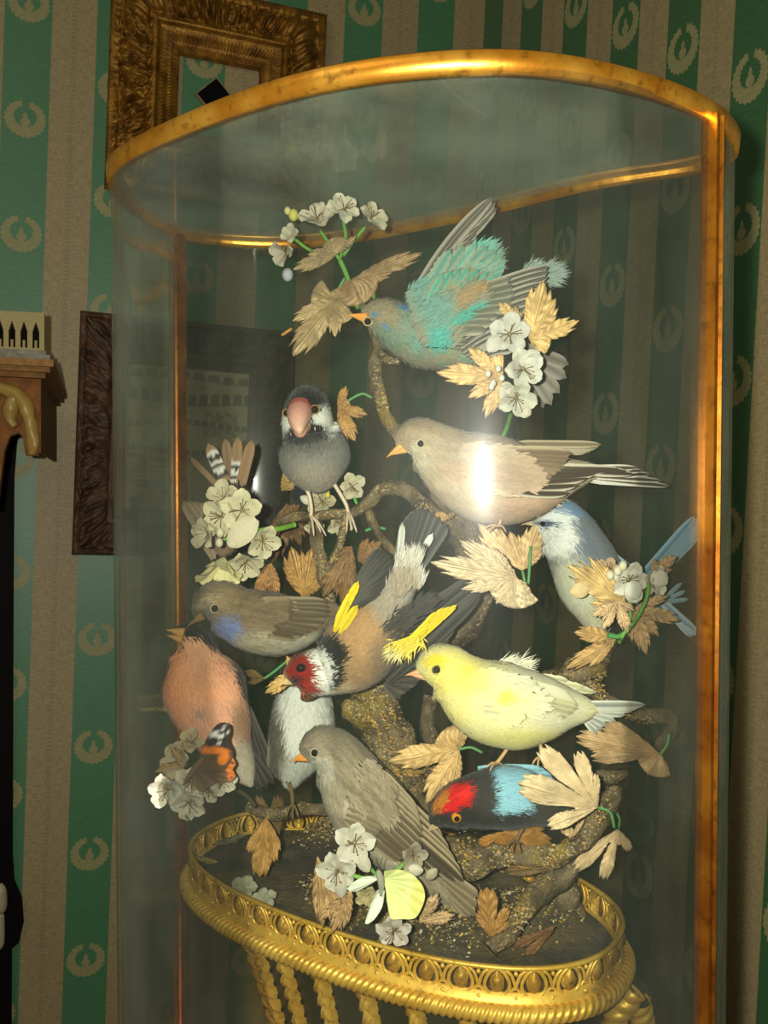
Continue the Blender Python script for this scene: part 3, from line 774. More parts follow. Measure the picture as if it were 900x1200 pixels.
def tufts(mb, pts, D, n, slen, swid, colf, dirv, spread=.5):
    """loose downy barbs scattered over a region given as (px, py, r)"""
    for _ in range(n):
        x, y, r = pts[rng.integers(len(pts))]; a = rng.random()*2*PI; q = math.sqrt(rng.random())*r
        p0 = np.array([x+math.cos(a)*q, y+math.sin(a)*q]); an = math.atan2(dirv[1], dirv[0])+rng.normal(0, spread)
        d = np.array([math.cos(an), math.sin(an)]); L = slen*(.5+rng.random()); nr = np.array([-d[1], d[0]])*swid*.5
        c = colf(np.array([p0[0]]), np.array([p0[1]]))[0]*(1+rng.normal(0, .13)); z = D+rng.normal(0, .0012)
        nr = nr*.62; L *= .9
        mb.add([P(*p0, z), P(*(p0+d*L*.5+nr), z-.0008), P(*(p0+d*L), z-.0015*rng.random()), P(*(p0+d*L*.5-nr), z-.0008)], [(0,1,2,3)], np.clip(c, 0, 1))

def cover(mb, B, pts, D, n, slen=11, swid=2.1, dirv=(1, .2), spread=.16, jit=.07, sl=.00009):
    x0_, y0_ = pts[0][:2]; dv = np.array(dirv)/np.linalg.norm(dirv)
    """small body feathers lying over the root of a wing, in the body's own colours"""
    for _ in range(n):
        x, y, r = pts[rng.integers(len(pts))]; a = rng.random()*2*PI; q = math.sqrt(rng.random())*r
        p0 = np.array([x+math.cos(a)*q, y+math.sin(a)*q]); an = math.atan2(dirv[1], dirv[0])+rng.normal(0, spread)
        d = np.array([math.cos(an), math.sin(an)]); L = slen*(.6+.7*rng.random()); nr = np.array([-d[1], d[0]])*swid*.5
        c = np.clip(B.cf(np.array([p0[0]]), np.array([p0[1]]))[0]*(1+rng.normal(0, jit)), 0, .95); z = D+.0012*rng.random()+sl*((p0[0]-x0_)*dv[0]+(p0[1]-y0_)*dv[1])
        mb.add([P(*p0, z+.001), P(*(p0+d*L*.35+nr), z-.0004), P(*(p0+d*L*.8+nr*.8), z-.0006), P(*(p0+d*L), z-.0004), P(*(p0+d*L*.8-nr*.8), z-.0006), P(*(p0+d*L*.35-nr), z-.0004)], [(0,1,2,3,4,5)], np.array([c*.92, c, c, c*1.05, c, c]))
# ---------- the birds ----------
GRP = None
def bird(name, label, x, y, D, cat='bird'): return thing(name, label, cat, P(x, y, D), 'stuffed birds mounted in the glass case')
# 1 turquoise bunting, wings thrown up
D = .53; th = bird('turquoise_bird', 'turquoise and brown stuffed bird with raised wings at top of case', 500, 425, D)
tq, tq2, br, gb, bl = A(110, 154, 140), A(76, 166, 154), A(150, 138, 108), A(128, 130, 112), A(70, 130, 180)
cf = patchcol(br, [(500, 372, 34, 48, 20, tq, .8, .7), (520, 395, 32, 20, 10, A(140, 132, 104), .8, .8), (512, 405, 9, 26, -15, tq2, .6), (487, 400, 8, 10, 0, tq, .8), (455, 395, 22, 12, 30, A(120, 140, 120), .8), (472, 358, 10, 5, 15, bl, .4), (450, 381, 3, 3, 0, bl, .6), (438, 369, 3, 3, 0, bl, .6), (540, 418, 40, 8, 0, A(150, 146, 118), .6), (560, 410, 26, 12, -20, tq2, .8, .5)])
B = body(th, [(425, 373, 5), (431, 371, 13), (442, 371, 20), (456, 376, 24), (470, 385, 29), (490, 392, 35), (512, 395, 37), (538, 398, 33), (562, 401, 26), (588, 402, 15), (604, 402, 4)], D, cf, strands=8000, slen=10, swid=1.7, frizz=.45, lift=.5)
beak(th, D-.004, (427, 373), (406, 368), 7.5, (226, 150, 60), (236, 160, 70)); eye(th, B, 431, 377, 4.6, ringc=(190, 170, 120))
gr, ge = A(84, 79, 70), A(160, 154, 138)
mb = MB(); fan(mb, [(478, 366), (488, 360), (500, 356)], [(578, 230), (583, 243), (566, 262), (556, 280), (553, 296), (548, 310)], 11, 7.2, D-.002, gr, edge=ge, edgew=.3, shaft=ge*1.1, D1=-.02, dz=.0011, bend=-8)
fan(mb, [(480, 372), (500, 352), (516, 350)], [(530, 290), (560, 284), (584, 292), (596, 304), (592, 318)], 9, 9, D-.007, A(112, 160, 142), edge=A(150, 160, 138), D1=-.018, dz=.0008, fray=.4)
fan(mb, [(486, 380), (505, 362)], [(520, 318), (552, 312), (586, 322)], 7, 8, D-.014, A(96, 168, 148), edge=A(150, 150, 120), D1=-.008, fray=.5)
cw = patchcol(A(128, 150, 130), [(500, 340, 24, 22, 0, tq, .8), (530, 330, 30, 8, -35, A(160, 134, 92), .6), (560, 300, 18, 20, 0, A(110, 176, 158), .8)])
tufts(mb, [(495, 350, 22), (515, 335, 20), (540, 315, 18), (565, 305, 20)], D-.016, 2600, 13, 1.7, cw, (1, -.75), .25)
mb.build('wing', M['feather'], th)
mb = MB(); fan(mb, [(500, 372), (520, 392), (540, 412), (556, 424)], [(645, 312), (644, 326), (640, 345), (632, 368), (622, 390), (604, 408)], 13, 6.2, D-.020, gr, edge=A(172, 170, 152), edgew=.3, shaft=ge, D1=-.004, dz=-.0007, bend=-5)
fan(mb, [(498, 372), (515, 395)], [(600, 326), (606, 344), (590, 366), (572, 386)], 8, 7.5, D-.030, A(110, 112, 96), edge=A(168, 164, 140), D1=0, dz=-.0005, bend=-4)
cw = patchcol(A(140, 136, 112), [(510, 400, 14, 26, -10, tq2, .8), (540, 352, 26, 8, -35, A(160, 134, 92), .6), (570, 335, 24, 6, -30, A(158, 132, 90), .6), (505, 365, 24, 22, 0, tq, .9), (545, 370, 28, 7, -30, A(80, 168, 150), .5)])
tufts(mb, [(498, 375, 20), (512, 370, 24), (530, 362, 20), (552, 348, 16), (520, 392, 18), (500, 395, 14)], D-.036, 3200, 13, 1.7, cw, (1, -.55), .3)
tufts(mb, [(610, 332, 10), (625, 322, 14), (642, 322, 12)], D-.004, 1100, 14, 1.8, patchcol(A(140, 158, 146), []), (1, -.1), .5)
mb.build('wing', M['feather'], th)
mb = MB(); fan(mb, [(598, 404), (604, 410), (606, 414)], [(668, 428), (664, 448), (652, 470), (640, 480), (628, 470)], 6, 9, D, A(132, 126, 116), edge=A(156, 150, 138), shaft=A(110, 104, 94), blunt=.8)
mb.build('tail', M['feather'], th)

# 2 java sparrow, facing us
D = .53; th = bird('java_sparrow', 'grey stuffed bird with black head, white cheeks and large pink beak facing forward', 370, 600, D)
gy, bk, wh = A(126, 124, 116), A(26, 24, 24), A(212, 212, 202)
cf = patchcol(gy, [(372, 560, 34, 16, 0, A(140, 132, 118), .8), (360, 478, 34, 31, 0, bk, .2), (384, 492, 17, 18, -10, wh, .25), (334, 496, 10, 15, 10, wh, .25), (358, 508, 27, 12, -8, bk, .4), (352, 470, 26, 12, 0, bk, .3), (360, 520, 30, 12, 0, A(70, 68, 66), .9, .6)])
B = body(th, [(358, 458, 3, .012), (359, 464, 18, .008), (360, 476, 26, .002), (360, 490, 29, -.002), (361, 502, 30, 0), (365, 515, 36, .002), (368, 530, 41, 0), (370, 546, 39, 0), (372, 558, 29, .002), (374, 567, 15, .006), (375, 571, 3, .01)], D, cf, strands=9000, slen=7, swid=1.7, lift=.2, kz=.95, jit=.1, frizz=.2)
pk = (196, 128, 120)
mb = MB(); dd = surf(B, 352, 488)
rr = [(352, 480, 15, .006), (351, 484, 15, .0), (350, 490, 13, -.006), (350, 497, 10, -.010), (351, 504, 6, -.013), (352, 509, 2, -.013)]
q = cr(rr, 5); cc = np.array([A(*pk)*(1-i/len(q))+A(216, 178, 150)*i/len(q) for i in range(len(q))]); cc[:6] = cc[:6]*.4+A(200, 80, 80)*.6
mb.tube(np.array([P(a, b, dd+e) for a, b, c, e in q]), q[:, 2]*dd/F, cc, 18)
q = cr([(353, 500, 11, .0), (352, 504, 9, -.005), (352, 509, 6, -.008), (352, 512, 2, -.009)], 4)
mb.tube(np.array([P(a, b, dd+e) for a, b, c, e in q]), q[:, 2]*dd/F, A(198, 150, 128), 14); mb.build('beak', M['horn'], th)
eye(th, B, 369, 480, 4.8, ringc=(150, 112, 70), off=.15); eye(th, B, 336, 484, 4.3, ringc=(150, 112, 70), off=.15)
leg(th, [(356, 566), (362, 580), (365, 596), (364, 604)], D-.004, (206, 184, 160), 2.6, ((12, 18, -.006), (4, 22, -.01), (18, 22, -.004), (2, 8, .01)))
leg(th, [(389, 564), (397, 576), (405, 590), (408, 600)], D-.004, (206, 184, 160), 2.6, ((4, 20, -.01), (10, 22, -.006), (-2, 22, -.006), (2, 8, .01)))
mb = MB(); fan(mb, [(352, 562), (366, 566)], [(344, 590), (352, 596), (372, 594)], 5, 5, D+.025, A(44, 46, 52), D1=.01); mb.build('tail', M['feather'], th)
mb = MB(); fan(mb, [(334, 520), (336, 540)], [(344, 566), (352, 572)], 4, 5, D+.012, A(104, 102, 98), edge=A(130, 128, 120)); mb.build('wing', M['feather'], th)
mb = MB(); fan(mb, [(404, 520), (402, 540)], [(396, 562), (390, 570)], 4, 5, D+.012, A(104, 102, 98), edge=A(130, 128, 120)); mb.build('wing', M['feather'], th)

# 3 pale linnet in the middle
D = .485; th = bird('pale_linnet', 'large pale beige stuffed bird facing left in middle of case', 560, 612, D)
pb = A(176, 160, 132)
cf = patchcol(pb, [(470, 545, 30, 30, 0, A(196, 186, 160), .7), (520, 590, 60, 26, 15, A(190, 172, 144), .8), (488, 500, 26, 12, -10, A(158, 140, 112), .8), (470, 518, 12, 9, 0, A(168, 146, 116), .7), (552, 556, 36, 12, 15, A(176, 142, 116), .8, .7), (620, 590, 50, 20, -10, A(190, 160, 136), .9), (560, 520, 80, 14, 4, A(170, 152, 126), .7), (600, 552, 46, 20, 8, A(164, 138, 112), .9, .8)], (12, .02, .14, .13))
B = body(th, [(466, 524, 4), (471, 520, 13), (480, 516, 22), (493, 517, 27), (508, 526, 32), (530, 542, 42), (556, 556, 50), (586, 564, 51), (615, 566, 44), (642, 562, 33), (668, 557, 20), (692, 553, 10), (706, 552, 2)], D, cf, strands=13000, slen=11, swid=1.8, lift=.22, frizz=.22, jit=.07)
beak(th, D-.002, (471, 526), (452, 535), 9, (222, 168, 92), (214, 150, 70)); eye(th, B, 493, 520, 4.4, ringc=(200, 186, 160))
dk, ed = A(78, 65, 52), A(212, 202, 180)
mb = MB()
fan(mb, [(560, 532), (572, 552), (590, 572)], [(745, 556), (728, 550), (712, 552), (690, 560), (668, 578)], 9, 6, D-.027, dk, edge=ed, edgew=.34, shaft=dk*.7, D1=.012, dz=-.0006, bend=3)
fan(mb, [(545, 530), (555, 545), (565, 562)], [(672, 532), (664, 546), (650, 558), (632, 572)], 9, 9, D-.032, A(144, 122, 98), edge=A(190, 172, 142), D1=.010, dz=-.0004)
cover(mb, B, [(552, 535, 18), (562, 555, 24), (582, 540, 20), (592, 562, 20), (606, 548, 16), (618, 560, 14)], D-.0365, 2200, 12, 2.2, (1, .12), .13, .06)
mb.build('wing', M['feather'], th)
mb = MB(); fan(mb, [(590, 520), (600, 524)], [(706, 521), (700, 526), (690, 530)], 4, 4.5, D+.014, A(140, 122, 98), edge=A(190, 176, 148), D1=.004); mb.build('wing', M['feather'], th)
mb = MB(); fan(mb, [(672, 550), (678, 556), (680, 562)], [(748, 548), (764, 556), (786, 570), (778, 568)], 7, 4.2, D-.004, A(92, 80, 66), edge=A(226, 222, 208), edgew=.45, shaft=A(80, 70, 60), D1=.002, dz=.0009, blunt=.6); mb.build('tail', M['feather'], th)
tf = MB(); tufts(tf, [(625, 590, 12), (645, 578, 12)], D-.002, 200, 13, 2, patchcol(A(196, 176, 148), []), (1, .15), .4); tf.build('flank_down', M['down'], th, False)
leg(th, [(588, 604), (585, 616)], D-.01, (190, 150, 110), 2.2, ((-14, 6, -.004), (-18, 2, 0), (8, 6, 0)))

# 4 blue tit
D = .505; th = bird('blue_tit', 'pale blue and grey stuffed tit behind flowers at right of case', 690, 745, D)
cf = patchcol(A(160, 164, 152), [(700, 640, 34, 60, -28, A(118, 124, 130), .6), (680, 640, 16, 26, -30, A(104, 112, 124), .6), (654, 662, 28, 11, -10, A(82, 90, 104), .6), (648, 628, 27, 22, 10, A(206, 208, 202), .35), (655, 592, 34, 15, 8, A(116, 144, 176), .5), (650, 605, 24, 6, 5, A(208, 212, 210), .6), (640, 614, 14, 3.2, 3, A(70, 84, 110), .6), (670, 690, 30, 40, -10, A(188, 188, 164), .7), (690, 730, 20, 20, 0, A(180, 176, 150), .8)])
B = body(th, [(623, 612, 4), (628, 611, 14), (638, 611, 25), (652, 615, 32), (668, 632, 34), (680, 652, 37), (690, 676, 39), (697, 700, 35), (700, 722, 24), (700, 742, 10), (700, 752, 2)], D, cf, strands=10000, slen=11, swid=1.6, frizz=.2, lift=.3, jit=.07)
beak(th, D, (624, 613), (610, 614), 5, (196, 176, 140), (176, 150, 110)); eye(th, B, 636, 614, 3.4)
bf = A(120, 158, 180)
mb = MB(); fan(mb, [(742, 688), (752, 692)], [(815, 604), (822, 610), (822, 622)], 6, 5.2, D+.004, bf, edge=A(150, 182, 196), shaft=A(80, 100, 110), D1=-.006, dz=.0008); mb.build('tail', M['feather'], th)
mb = MB(); fan(mb, [(700, 640), (715, 660), (720, 690)], [(765, 690), (775, 700), (778, 715)], 7, 7, D-.004, A(112, 136, 158), edge=A(150, 168, 180)); fan(mb, [(760, 690), (770, 700)], [(808, 735), (820, 744), (812, 748)], 5, 4.5, D, A(150, 170, 184), edge=A(180, 194, 200), shaft=A(100, 110, 120))
fan(mb, [(776, 704), (778, 706)], [(800, 682), (808, 702)], 3, 2.5, D, A(130, 156, 168)); mb.build('wing', M['feather'], th)

# 5 bluethroat
D = .52; th = bird('brown_bluethroat', 'brown stuffed bird with blue throat leaning down over the orange bird', 310, 765, D)
cf = patchcol(A(116, 100, 76), [(300, 752, 60, 12, 8, A(160, 150, 126), .8), (345, 755, 30, 10, -8, A(166, 160, 140), .7), (250, 698, 26, 16, -15, A(132, 112, 84), .6), (238, 706, 12, 6, -30, A(170, 150, 116), .7), (263, 736, 15, 18, 30, A(112, 124, 168), .7), (300, 715, 40, 16, 5, A(110, 94, 70), .8)], (8, .035, .2, .22))
B = body(th, [(228, 722, 4), (234, 716, 13), (244, 709, 23), (258, 709, 29), (276, 719, 32), (300, 728, 36), (326, 732, 36), (350, 729, 30), (370, 722, 22), (388, 716, 12), (398, 713, 3)], D, cf, strands=9000, slen=11, swid=1.8, frizz=.25, jit=.12)
beak(th, D-.026, (236, 723), (217, 735), 5.5, (150, 116, 70), (130, 98, 60)); eye(th, B, 252, 713, 4.8, ringc=(170, 150, 116))
mb = MB(); fan(mb, [(290, 706), (298, 722), (304, 738)], [(386, 706), (388, 720), (372, 738), (352, 746)], 9, 7.5, D-.022, A(96, 84, 64), edge=A(146, 132, 104), D1=.012, dz=-.0005)
fan(mb, [(285, 708), (292, 728)], [(345, 706), (345, 722), (330, 736)], 7, 8, D-.026, A(108, 92, 68), edge=A(136, 118, 90), D1=.006, dz=-.0004, fray=.2); cover(mb, B, [(292, 714, 14), (300, 728, 16), (318, 716, 12)], D-.030, 600); mb.build('wing', M['feather'], th)

# 6 bullfinch
D = .518; th = bird('orange_bullfinch', 'orange-breasted stuffed bird with black cap, beak raised, at left of case', 285, 920, D)
og = A(240, 178, 138)
cf = patchcol(og, [(222, 800, 40, 36, 0, A(242, 170, 120), .8), (250, 775, 30, 30, 30, A(222, 168, 132), .8, .6), (256, 845, 36, 28, 40, A(228, 168, 134), .8), (232, 833, 8, 6, 0, A(150, 130, 120), .8, .6), (285, 858, 14, 38, -12, A(160, 122, 96), .6), (288, 895, 18, 34, -20, A(170, 160, 140), .6), (226, 735, 24, 11, 0, bk, .3), (247, 748, 9, 15, -35, bk, .5), (284, 800, 6, 34, -24, A(60, 50, 44), .7), (203, 748, 8, 9, 0, bk, .4)])
B = body(th, [(207, 744, 5), (212, 743, 12), (220, 746, 18), (229, 757, 21), (231, 775, 32), (236, 797, 46), (243, 818, 46), (252, 840, 41), (263, 862, 33), (275, 884, 22), (286, 905, 13), (294, 920, 3)], D, cf, strands=13000, slen=11, swid=1.7, frizz=.3, lift=.35, jit=.07)
beak(th, D-.008, (210, 745), (194, 740), 11, (214, 164, 84), (200, 140, 64), gape=3.5); eye(th, B, 222, 742, 4.4, ringc=(60, 56, 52))
mb = MB(); fan(mb, [(275, 868), (286, 872)], [(296, 918), (306, 928), (322, 920)], 5, 5, D+.006, A(40, 34, 34), edge=A(70, 60, 56)); mb.build('tail', M['feather'], th)
mb = MB(); fan(mb, [(262, 775), (272, 790), (280, 810)], [(292, 880), (300, 900), (324, 914)], 7, 6, D+.012, A(46, 40, 38), edge=A(82, 74, 66)); mb.build('wing', M['feather'], th)

# 7 goldfinch
D = .475; th = bird('goldfinch', 'stuffed goldfinch with red face and yellow-barred spread wings, seen from behind', 420, 822, D)
tan_ = A(158, 126, 88); ye = A(232, 204, 30)
cf = patchcol(tan_, [(455, 712, 26, 30, -30, A(150, 140, 122), .7), (468, 680, 20, 30, -15, A(176, 172, 158), .7), (415, 745, 26, 30, 20, A(168, 132, 90), .7), (398, 722, 24, 8, -35, A(120, 104, 80), .7), (400, 812, 30, 10, 8, A(190, 170, 130), .7), (445, 780, 14, 26, -10, A(134, 112, 88), .7), (430, 812, 14, 8, 0, A(176, 140, 96), .7),
    (386, 763, 22, 14, 35, bk, .3), (388, 785, 13, 24, -8, bk, .3), (372, 786, 16, 26, -14, wh, .25), (370, 808, 18, 10, 20, wh, .4), (350, 785, 16, 22, -22, A(128, 30, 20), .25), (360, 806, 12, 8, 20, A(140, 36, 22), .4), (345, 797, 5, 5, 0, A(40, 30, 26), .5)])
B = body(th, [(338, 792, 3, -.004), (342, 790, 12, -.006), (350, 788, 20, -.006), (362, 788, 25, -.004), (378, 787, 27, 0), (392, 781, 34, 0), (408, 770, 43, 0), (424, 755, 45, 0), (438, 736, 38, 0), (450, 715, 29, .002), (460, 696, 24, .003), (469, 678, 20, .004), (476, 664, 8, .005), (478, 660, 2, .005)], D, cf, strands=13000, slen=10, swid=1.7, frizz=.28, lift=.3, jit=.09)
beak(th, D-.008, (343, 797), (324, 803), 9, (206, 176, 116), (214, 190, 130)); eye(th, B, 353, 783, 5.4, ringc=(70, 30, 26))
bkf = A(52, 50, 46)
mb = MB()                                                    # right wing
fan(mb, [(436, 745), (448, 770), (456, 800)], [(540, 690), (548, 680), (560, 672), (566, 690), (562, 700)], 9, 7, D+.012, bkf, edge=A(78, 76, 68), D1=-.004, dz=-.0006)
fan(mb, [(458, 790), (452, 800)], [(545, 700), (530, 745), (500, 790), (470, 820)], 9, 8, D+.014, A(60, 56, 50), edge=A(96, 88, 76), D1=-.002)
for k, (x0, y0, x1, y1) in enumerate([(480, 760, 536, 708), (476, 762, 528, 710), (472, 766, 521, 711), (468, 768, 512, 716), (462, 770, 506, 724), (460, 764, 502, 736), (458, 758, 494, 744)]):
    feather(mb, (x0-2, y0), (x1, y1), 3.4, D-.012-.0005*k, ye, D1=D-.016-.0005*k, shaft=ye*.7, fray=.12, blunt=.85)
tufts(mb, [(466, 758, 10), (478, 756, 9), (490, 750, 7)], D-.018, 170, 14, 2.6, patchcol(A(220, 196, 60), [(465, 766, 12, 10, 0, A(206, 196, 130), .8)]), (-.55, .85), .5)
cw = patchcol(A(58, 54, 48), [(440, 765, 14, 16, 0, A(130, 110, 84), .8)])
tufts(mb, [(450, 745, 14), (470, 728, 14), (492, 712, 12), (445, 765, 10)], D-.014, 600, 16, 2.2, cw, (1, -.75), .25)
mb.build('wing', M['feather'], th)
mb = MB()                                                    # left wing
fan(mb, [(392, 740), (400, 726), (412, 716)], [(446, 640), (458, 648), (468, 662), (456, 690)], 9, 8, D-.004, bkf, edge=A(76, 74, 66), D1=.004, dz=-.0006)
for k, (x0, y0, x1, y1) in enumerate([(396, 728, 421, 680), (393, 733, 415, 690), (392, 740, 410, 700), (398, 742, 420, 708)]):
    feather(mb, (x0, y0), (x1, y1), 5, D-.014-.0005*k, ye*(1 if k < 2 else .85), D1=D-.012-.0005*k, fray=.15)
feather(mb, (376, 770), (398, 722), 4, D-.008, bk)
mb.build('wing', M['feather'], th)
mb = MB()
fan(mb, [(466, 672), (472, 672), (482, 676)], [(478, 606), (490, 594), (506, 596), (524, 612)], 8, 7.5, D+.004, A(70, 70, 66), edge=A(104, 104, 98), D1=.008, blunt=.85)
feather(mb, (468, 660), (472, 612), 4, D-.0005, A(200, 198, 188)); feather(mb, (490, 655), (508, 624), 4, D-.001, A(60, 60, 58), tip=A(214, 214, 206), tipw=.4)
cw = patchcol(A(196, 192, 178), [(470, 690, 20, 20, 0, A(160, 146, 124), .8)])
tufts(mb, [(472, 668, 12), (484, 660, 9), (466, 690, 14), (486, 684, 10)], D-.011, 1300, 15, 1.7, cw, (.3, -1), .16)
mb.build('tail', M['feather'], th)

# 8 white breasted bird below the goldfinch
D = .535; th = bird('white_breasted_bird', 'white-breasted stuffed bird upright below goldfinch, its head hidden', 345, 935, D)
cf = patchcol(A(206, 206, 196), [(320, 870, 16, 70, -6, A(96, 90, 76), .8), (350, 905, 26, 24, 0, A(170, 172, 160), .9), (345, 930, 16, 14, 0, A(150, 150, 136), .8)])
B = body(th, [(362, 778, 3), (360, 786, 16), (358, 800, 24), (356, 822, 32), (354, 846, 36), (351, 868, 35), (347, 888, 28), (343, 904, 18), (340, 918, 8), (339, 924, 2)], D, cf, strands=9000, slen=13, swid=1.7, frizz=.35, lift=.35, jit=.06)
mb = MB(); q = cr([(374, 800, 9), (366, 806, 12), (360, 814, 9), (354, 820, 3)], 4); mb.tube(np.array([P(a, b, .495) for a, b, c in q]), q[:, 2]*.5/F, A(110, 76, 52), 10, rough=.2); bb = mb.build('beak', M['horn'], th)
leg(th, [(338, 915), (342, 930), (343, 942)], D-.006, (110, 96, 60), 2.6, ((-8, 14, -.006), (0, 18, -.008), (7, 14, -.006), (3, 5, .008)))
mb = MB(); fan(mb, [(322, 850), (320, 870)], [(318, 905), (326, 915), (334, 918)], 5, 6, D-.004, A(84, 78, 64), edge=A(120, 112, 92)); mb.build('wing', M['feather'], th)

# 9 grey brown sparrow in front
D = .485; th = bird('grey_brown_sparrow', 'large grey-brown stuffed bird with orange beak in front, tail in the basket', 500, 1060, D)
gbn = A(142, 130, 108)
cf = patchcol(gbn, [(374, 905, 16, 18, 0, A(178, 172, 152), .7), (384, 950, 24, 36, -30, A(164, 152, 128), .8), (400, 865, 40, 16, 20, A(132, 122, 100), .7), (440, 930, 40, 30, 45, A(136, 122, 96), .9), (420, 965, 20, 14, 30, A(160, 140, 106), .8), (450, 1000, 34, 16, 45, A(170, 162, 138), .8), (372, 893, 9, 5, 30, A(190, 184, 164), .6)], (48, .03, .22, .28))
B = body(th, [(354, 885, 3), (358, 882, 13), (367, 879, 22), (380, 878, 27), (395, 888, 31), (407, 906, 37), (420, 928, 43), (437, 952, 45), (458, 978, 39), (480, 1002, 30), (503, 1026, 20), (528, 1050, 11), (540, 1062, 3)], D, cf, strands=14000, slen=11, swid=1.8, frizz=.2, lift=.2, jit=.08)
beak(th, D-.001, (358, 887), (340, 892), 8.5, (230, 152, 66), (222, 136, 50)); eye(th, B, 369, 882, 4.8, ringc=(170, 160, 134))
fe, fd = A(172, 154, 118), A(78, 66, 50)
mb = MB()
fan(mb, [(440, 908), (436, 940), (424, 970)], [(520, 985), (535, 1012), (545, 1035), (520, 1030), (490, 1020)], 9, 8, D-.022, fd, edge=fe, edgew=.4, shaft=fd*.7, D1=.016, dz=-.0006)
fan(mb, [(440, 900), (428, 930), (412, 965)], [(490, 955), (496, 978), (488, 1000), (470, 1010)], 11, 8, D-.030, A(106, 92, 70), edge=A(170, 154, 122), D1=.012, dz=-.0004)
fan(mb, [(430, 895), (414, 930), (404, 960)], [(468, 935), (462, 958), (446, 978)], 10, 8, D-.034, A(138, 124, 98), edge=A(164, 150, 122), D1=.006, dz=-.0004, fray=.2)
cover(mb, B, [(428, 905, 18), (420, 935, 18), (440, 925, 18), (412, 950, 12), (450, 950, 14)], D-.038, 900, dirv=(1, 1.1), jit=.13)
mb.build('wing', M['feather'], th)
mb = MB(); fan(mb, [(470, 960), (480, 980)], [(548, 1052), (556, 1074), (530, 1060)], 6, 7, D-.003, A(116, 102, 80), edge=fe, D1=.002, dz=.0006, bend=-6)
fan(mb, [(500, 1010), (496, 1020)], [(562, 1052), (556, 1076), (534, 1066)], 6, 7, D-.006, A(128, 112, 86), edge=A(160, 146, 114), D1=.0, blunt=.85); mb.build('tail', M['feather'], th)

# 10 canary
D = .475; th = bird('yellow_canary', 'pale yellow stuffed canary perched facing left at lower right of case', 600, 878, D)
cf = patchcol(A(222, 216, 158), [(530, 790, 34, 26, 10, A(226, 214, 116), .8), (508, 775, 14, 8, -10, A(228, 206, 60), .7), (545, 785, 10, 8, 0, A(232, 214, 90), .8, .6), (583, 816, 11, 9, 0, A(238, 224, 100), .8), (640, 800, 60, 22, 15, A(206, 204, 172), .8), (650, 830, 40, 30, 0, A(210, 206, 172), .8), (600, 868, 60, 12, 0, A(212, 204, 130), .8), (530, 830, 22, 22, 0, A(228, 218, 146), .8)])
B = body(th, [(490, 789, 3), (495, 786, 14), (506, 783, 25), (520, 785, 30), (536, 796, 34), (554, 810, 43), (574, 821, 49), (598, 828, 49), (622, 830, 44), (645, 830, 35), (666, 830, 24), (686, 831, 14), (700, 832, 3)], D, cf, strands=13000, slen=10, swid=1.9, frizz=.2, lift=.18, jit=.045)
beak(th, D-.001, (494, 790), (475, 790), 9.5, (236, 176, 128), (230, 160, 110)); eye(th, B, 512, 785, 5.0, ringc=(120, 104, 60), col=(24, 16, 14))
cy, ce = A(214, 210, 164), A(232, 228, 196)
mb = MB(); fan(mb, [(566, 790), (574, 812), (576, 836)], [(672, 818), (680, 830), (664, 842), (636, 852)], 9, 8.5, D-.024, cy, edge=ce, D1=.014, dz=-.0005, shaft=A(180, 176, 136))
fan(mb, [(560, 788), (566, 810), (568, 832)], [(634, 806), (634, 824), (616, 842)], 9, 9, D-.028, A(220, 214, 162), edge=ce, D1=.006, dz=-.0004, fray=.2); cover(mb, B, [(566, 800, 18), (576, 820, 20), (600, 808, 18), (620, 822, 16), (590, 835, 14)], D-.0315, 1100, 14, 2.6); mb.build('wing', M['feather'], th)
mb = MB(); fan(mb, [(600, 790), (615, 792)], [(668, 798), (700, 812), (676, 806)], 5, 5, D+.014, cy, edge=ce, fray=.3)
tufts(mb, [(590, 780, 8), (606, 782, 8)], D+.01, 150, 20, 2, patchcol(A(220, 216, 190), []), (1, -.4), .3); mb.build('wing', M['feather'], th)
mb = MB(); fan(mb, [(672, 826), (680, 832)], [(758, 826), (742, 834), (715, 850), (700, 862)], 8, 5, D-.002, A(176, 180, 168), edge=A(224, 224, 208), D1=.002, blunt=.6); mb.build('tail', M['feather'], th)
leg(th, [(596, 874), (590, 884), (582, 894)], D-.004, (200, 160, 110), 2.4, ((-12, 4, -.004), (-8, 8, -.006), (8, 4, .004)))
leg(th, [(632, 868), (634, 878), (632, 888)], D-.004, (206, 170, 120), 2.4, ((-8, 6, -.004), (-2, 9, -.006), (7, 4, .004)))

# 11 red capped bird
D = .475; th = bird('red_capped_bird', 'black stuffed bird with bright red cap and light blue nape, head bowed', 600, 985, D)
ltb = A(140, 190, 206); bkk = A(44, 42, 40)
cf = patchcol(bkk, [(598, 925, 30, 34, 6, ltb, .25), (575, 938, 10, 20, 0, bkk, .6, 0), (600, 965, 50, 12, -5, bkk, .4), (650, 950, 30, 30, 0, A(60, 56, 50), .5), (531, 936, 25, 14, -28, A(200, 24, 22), .25), (515, 940, 6, 16, 28, A(190, 120, 40), .5), (545, 930, 14, 5, -20, A(226, 44, 30), .7), (566, 930, 15, 26, 0, A(58, 56, 54), .5)])
B = body(th, [(505, 968, 3, 0), (510, 962, 10, 0), (518, 954, 19, 0), (530, 947, 25, 0), (546, 941, 29, 0), (566, 937, 33, 0), (590, 934, 36, .0), (614, 936, 33, .004), (636, 944, 24, .01), (656, 954, 15, .015), (672, 962, 3, .02)], D, cf, strands=10000, slen=10, swid=1.7, frizz=.22, lift=.3, jit=.1)
beak(th, D-.002, (510, 968), (499, 975), 5.5, (196, 168, 130), (176, 146, 106), gape=1); eye(th, B, 535, 958, 6.2, iris=(214, 140, 40), off=.25)
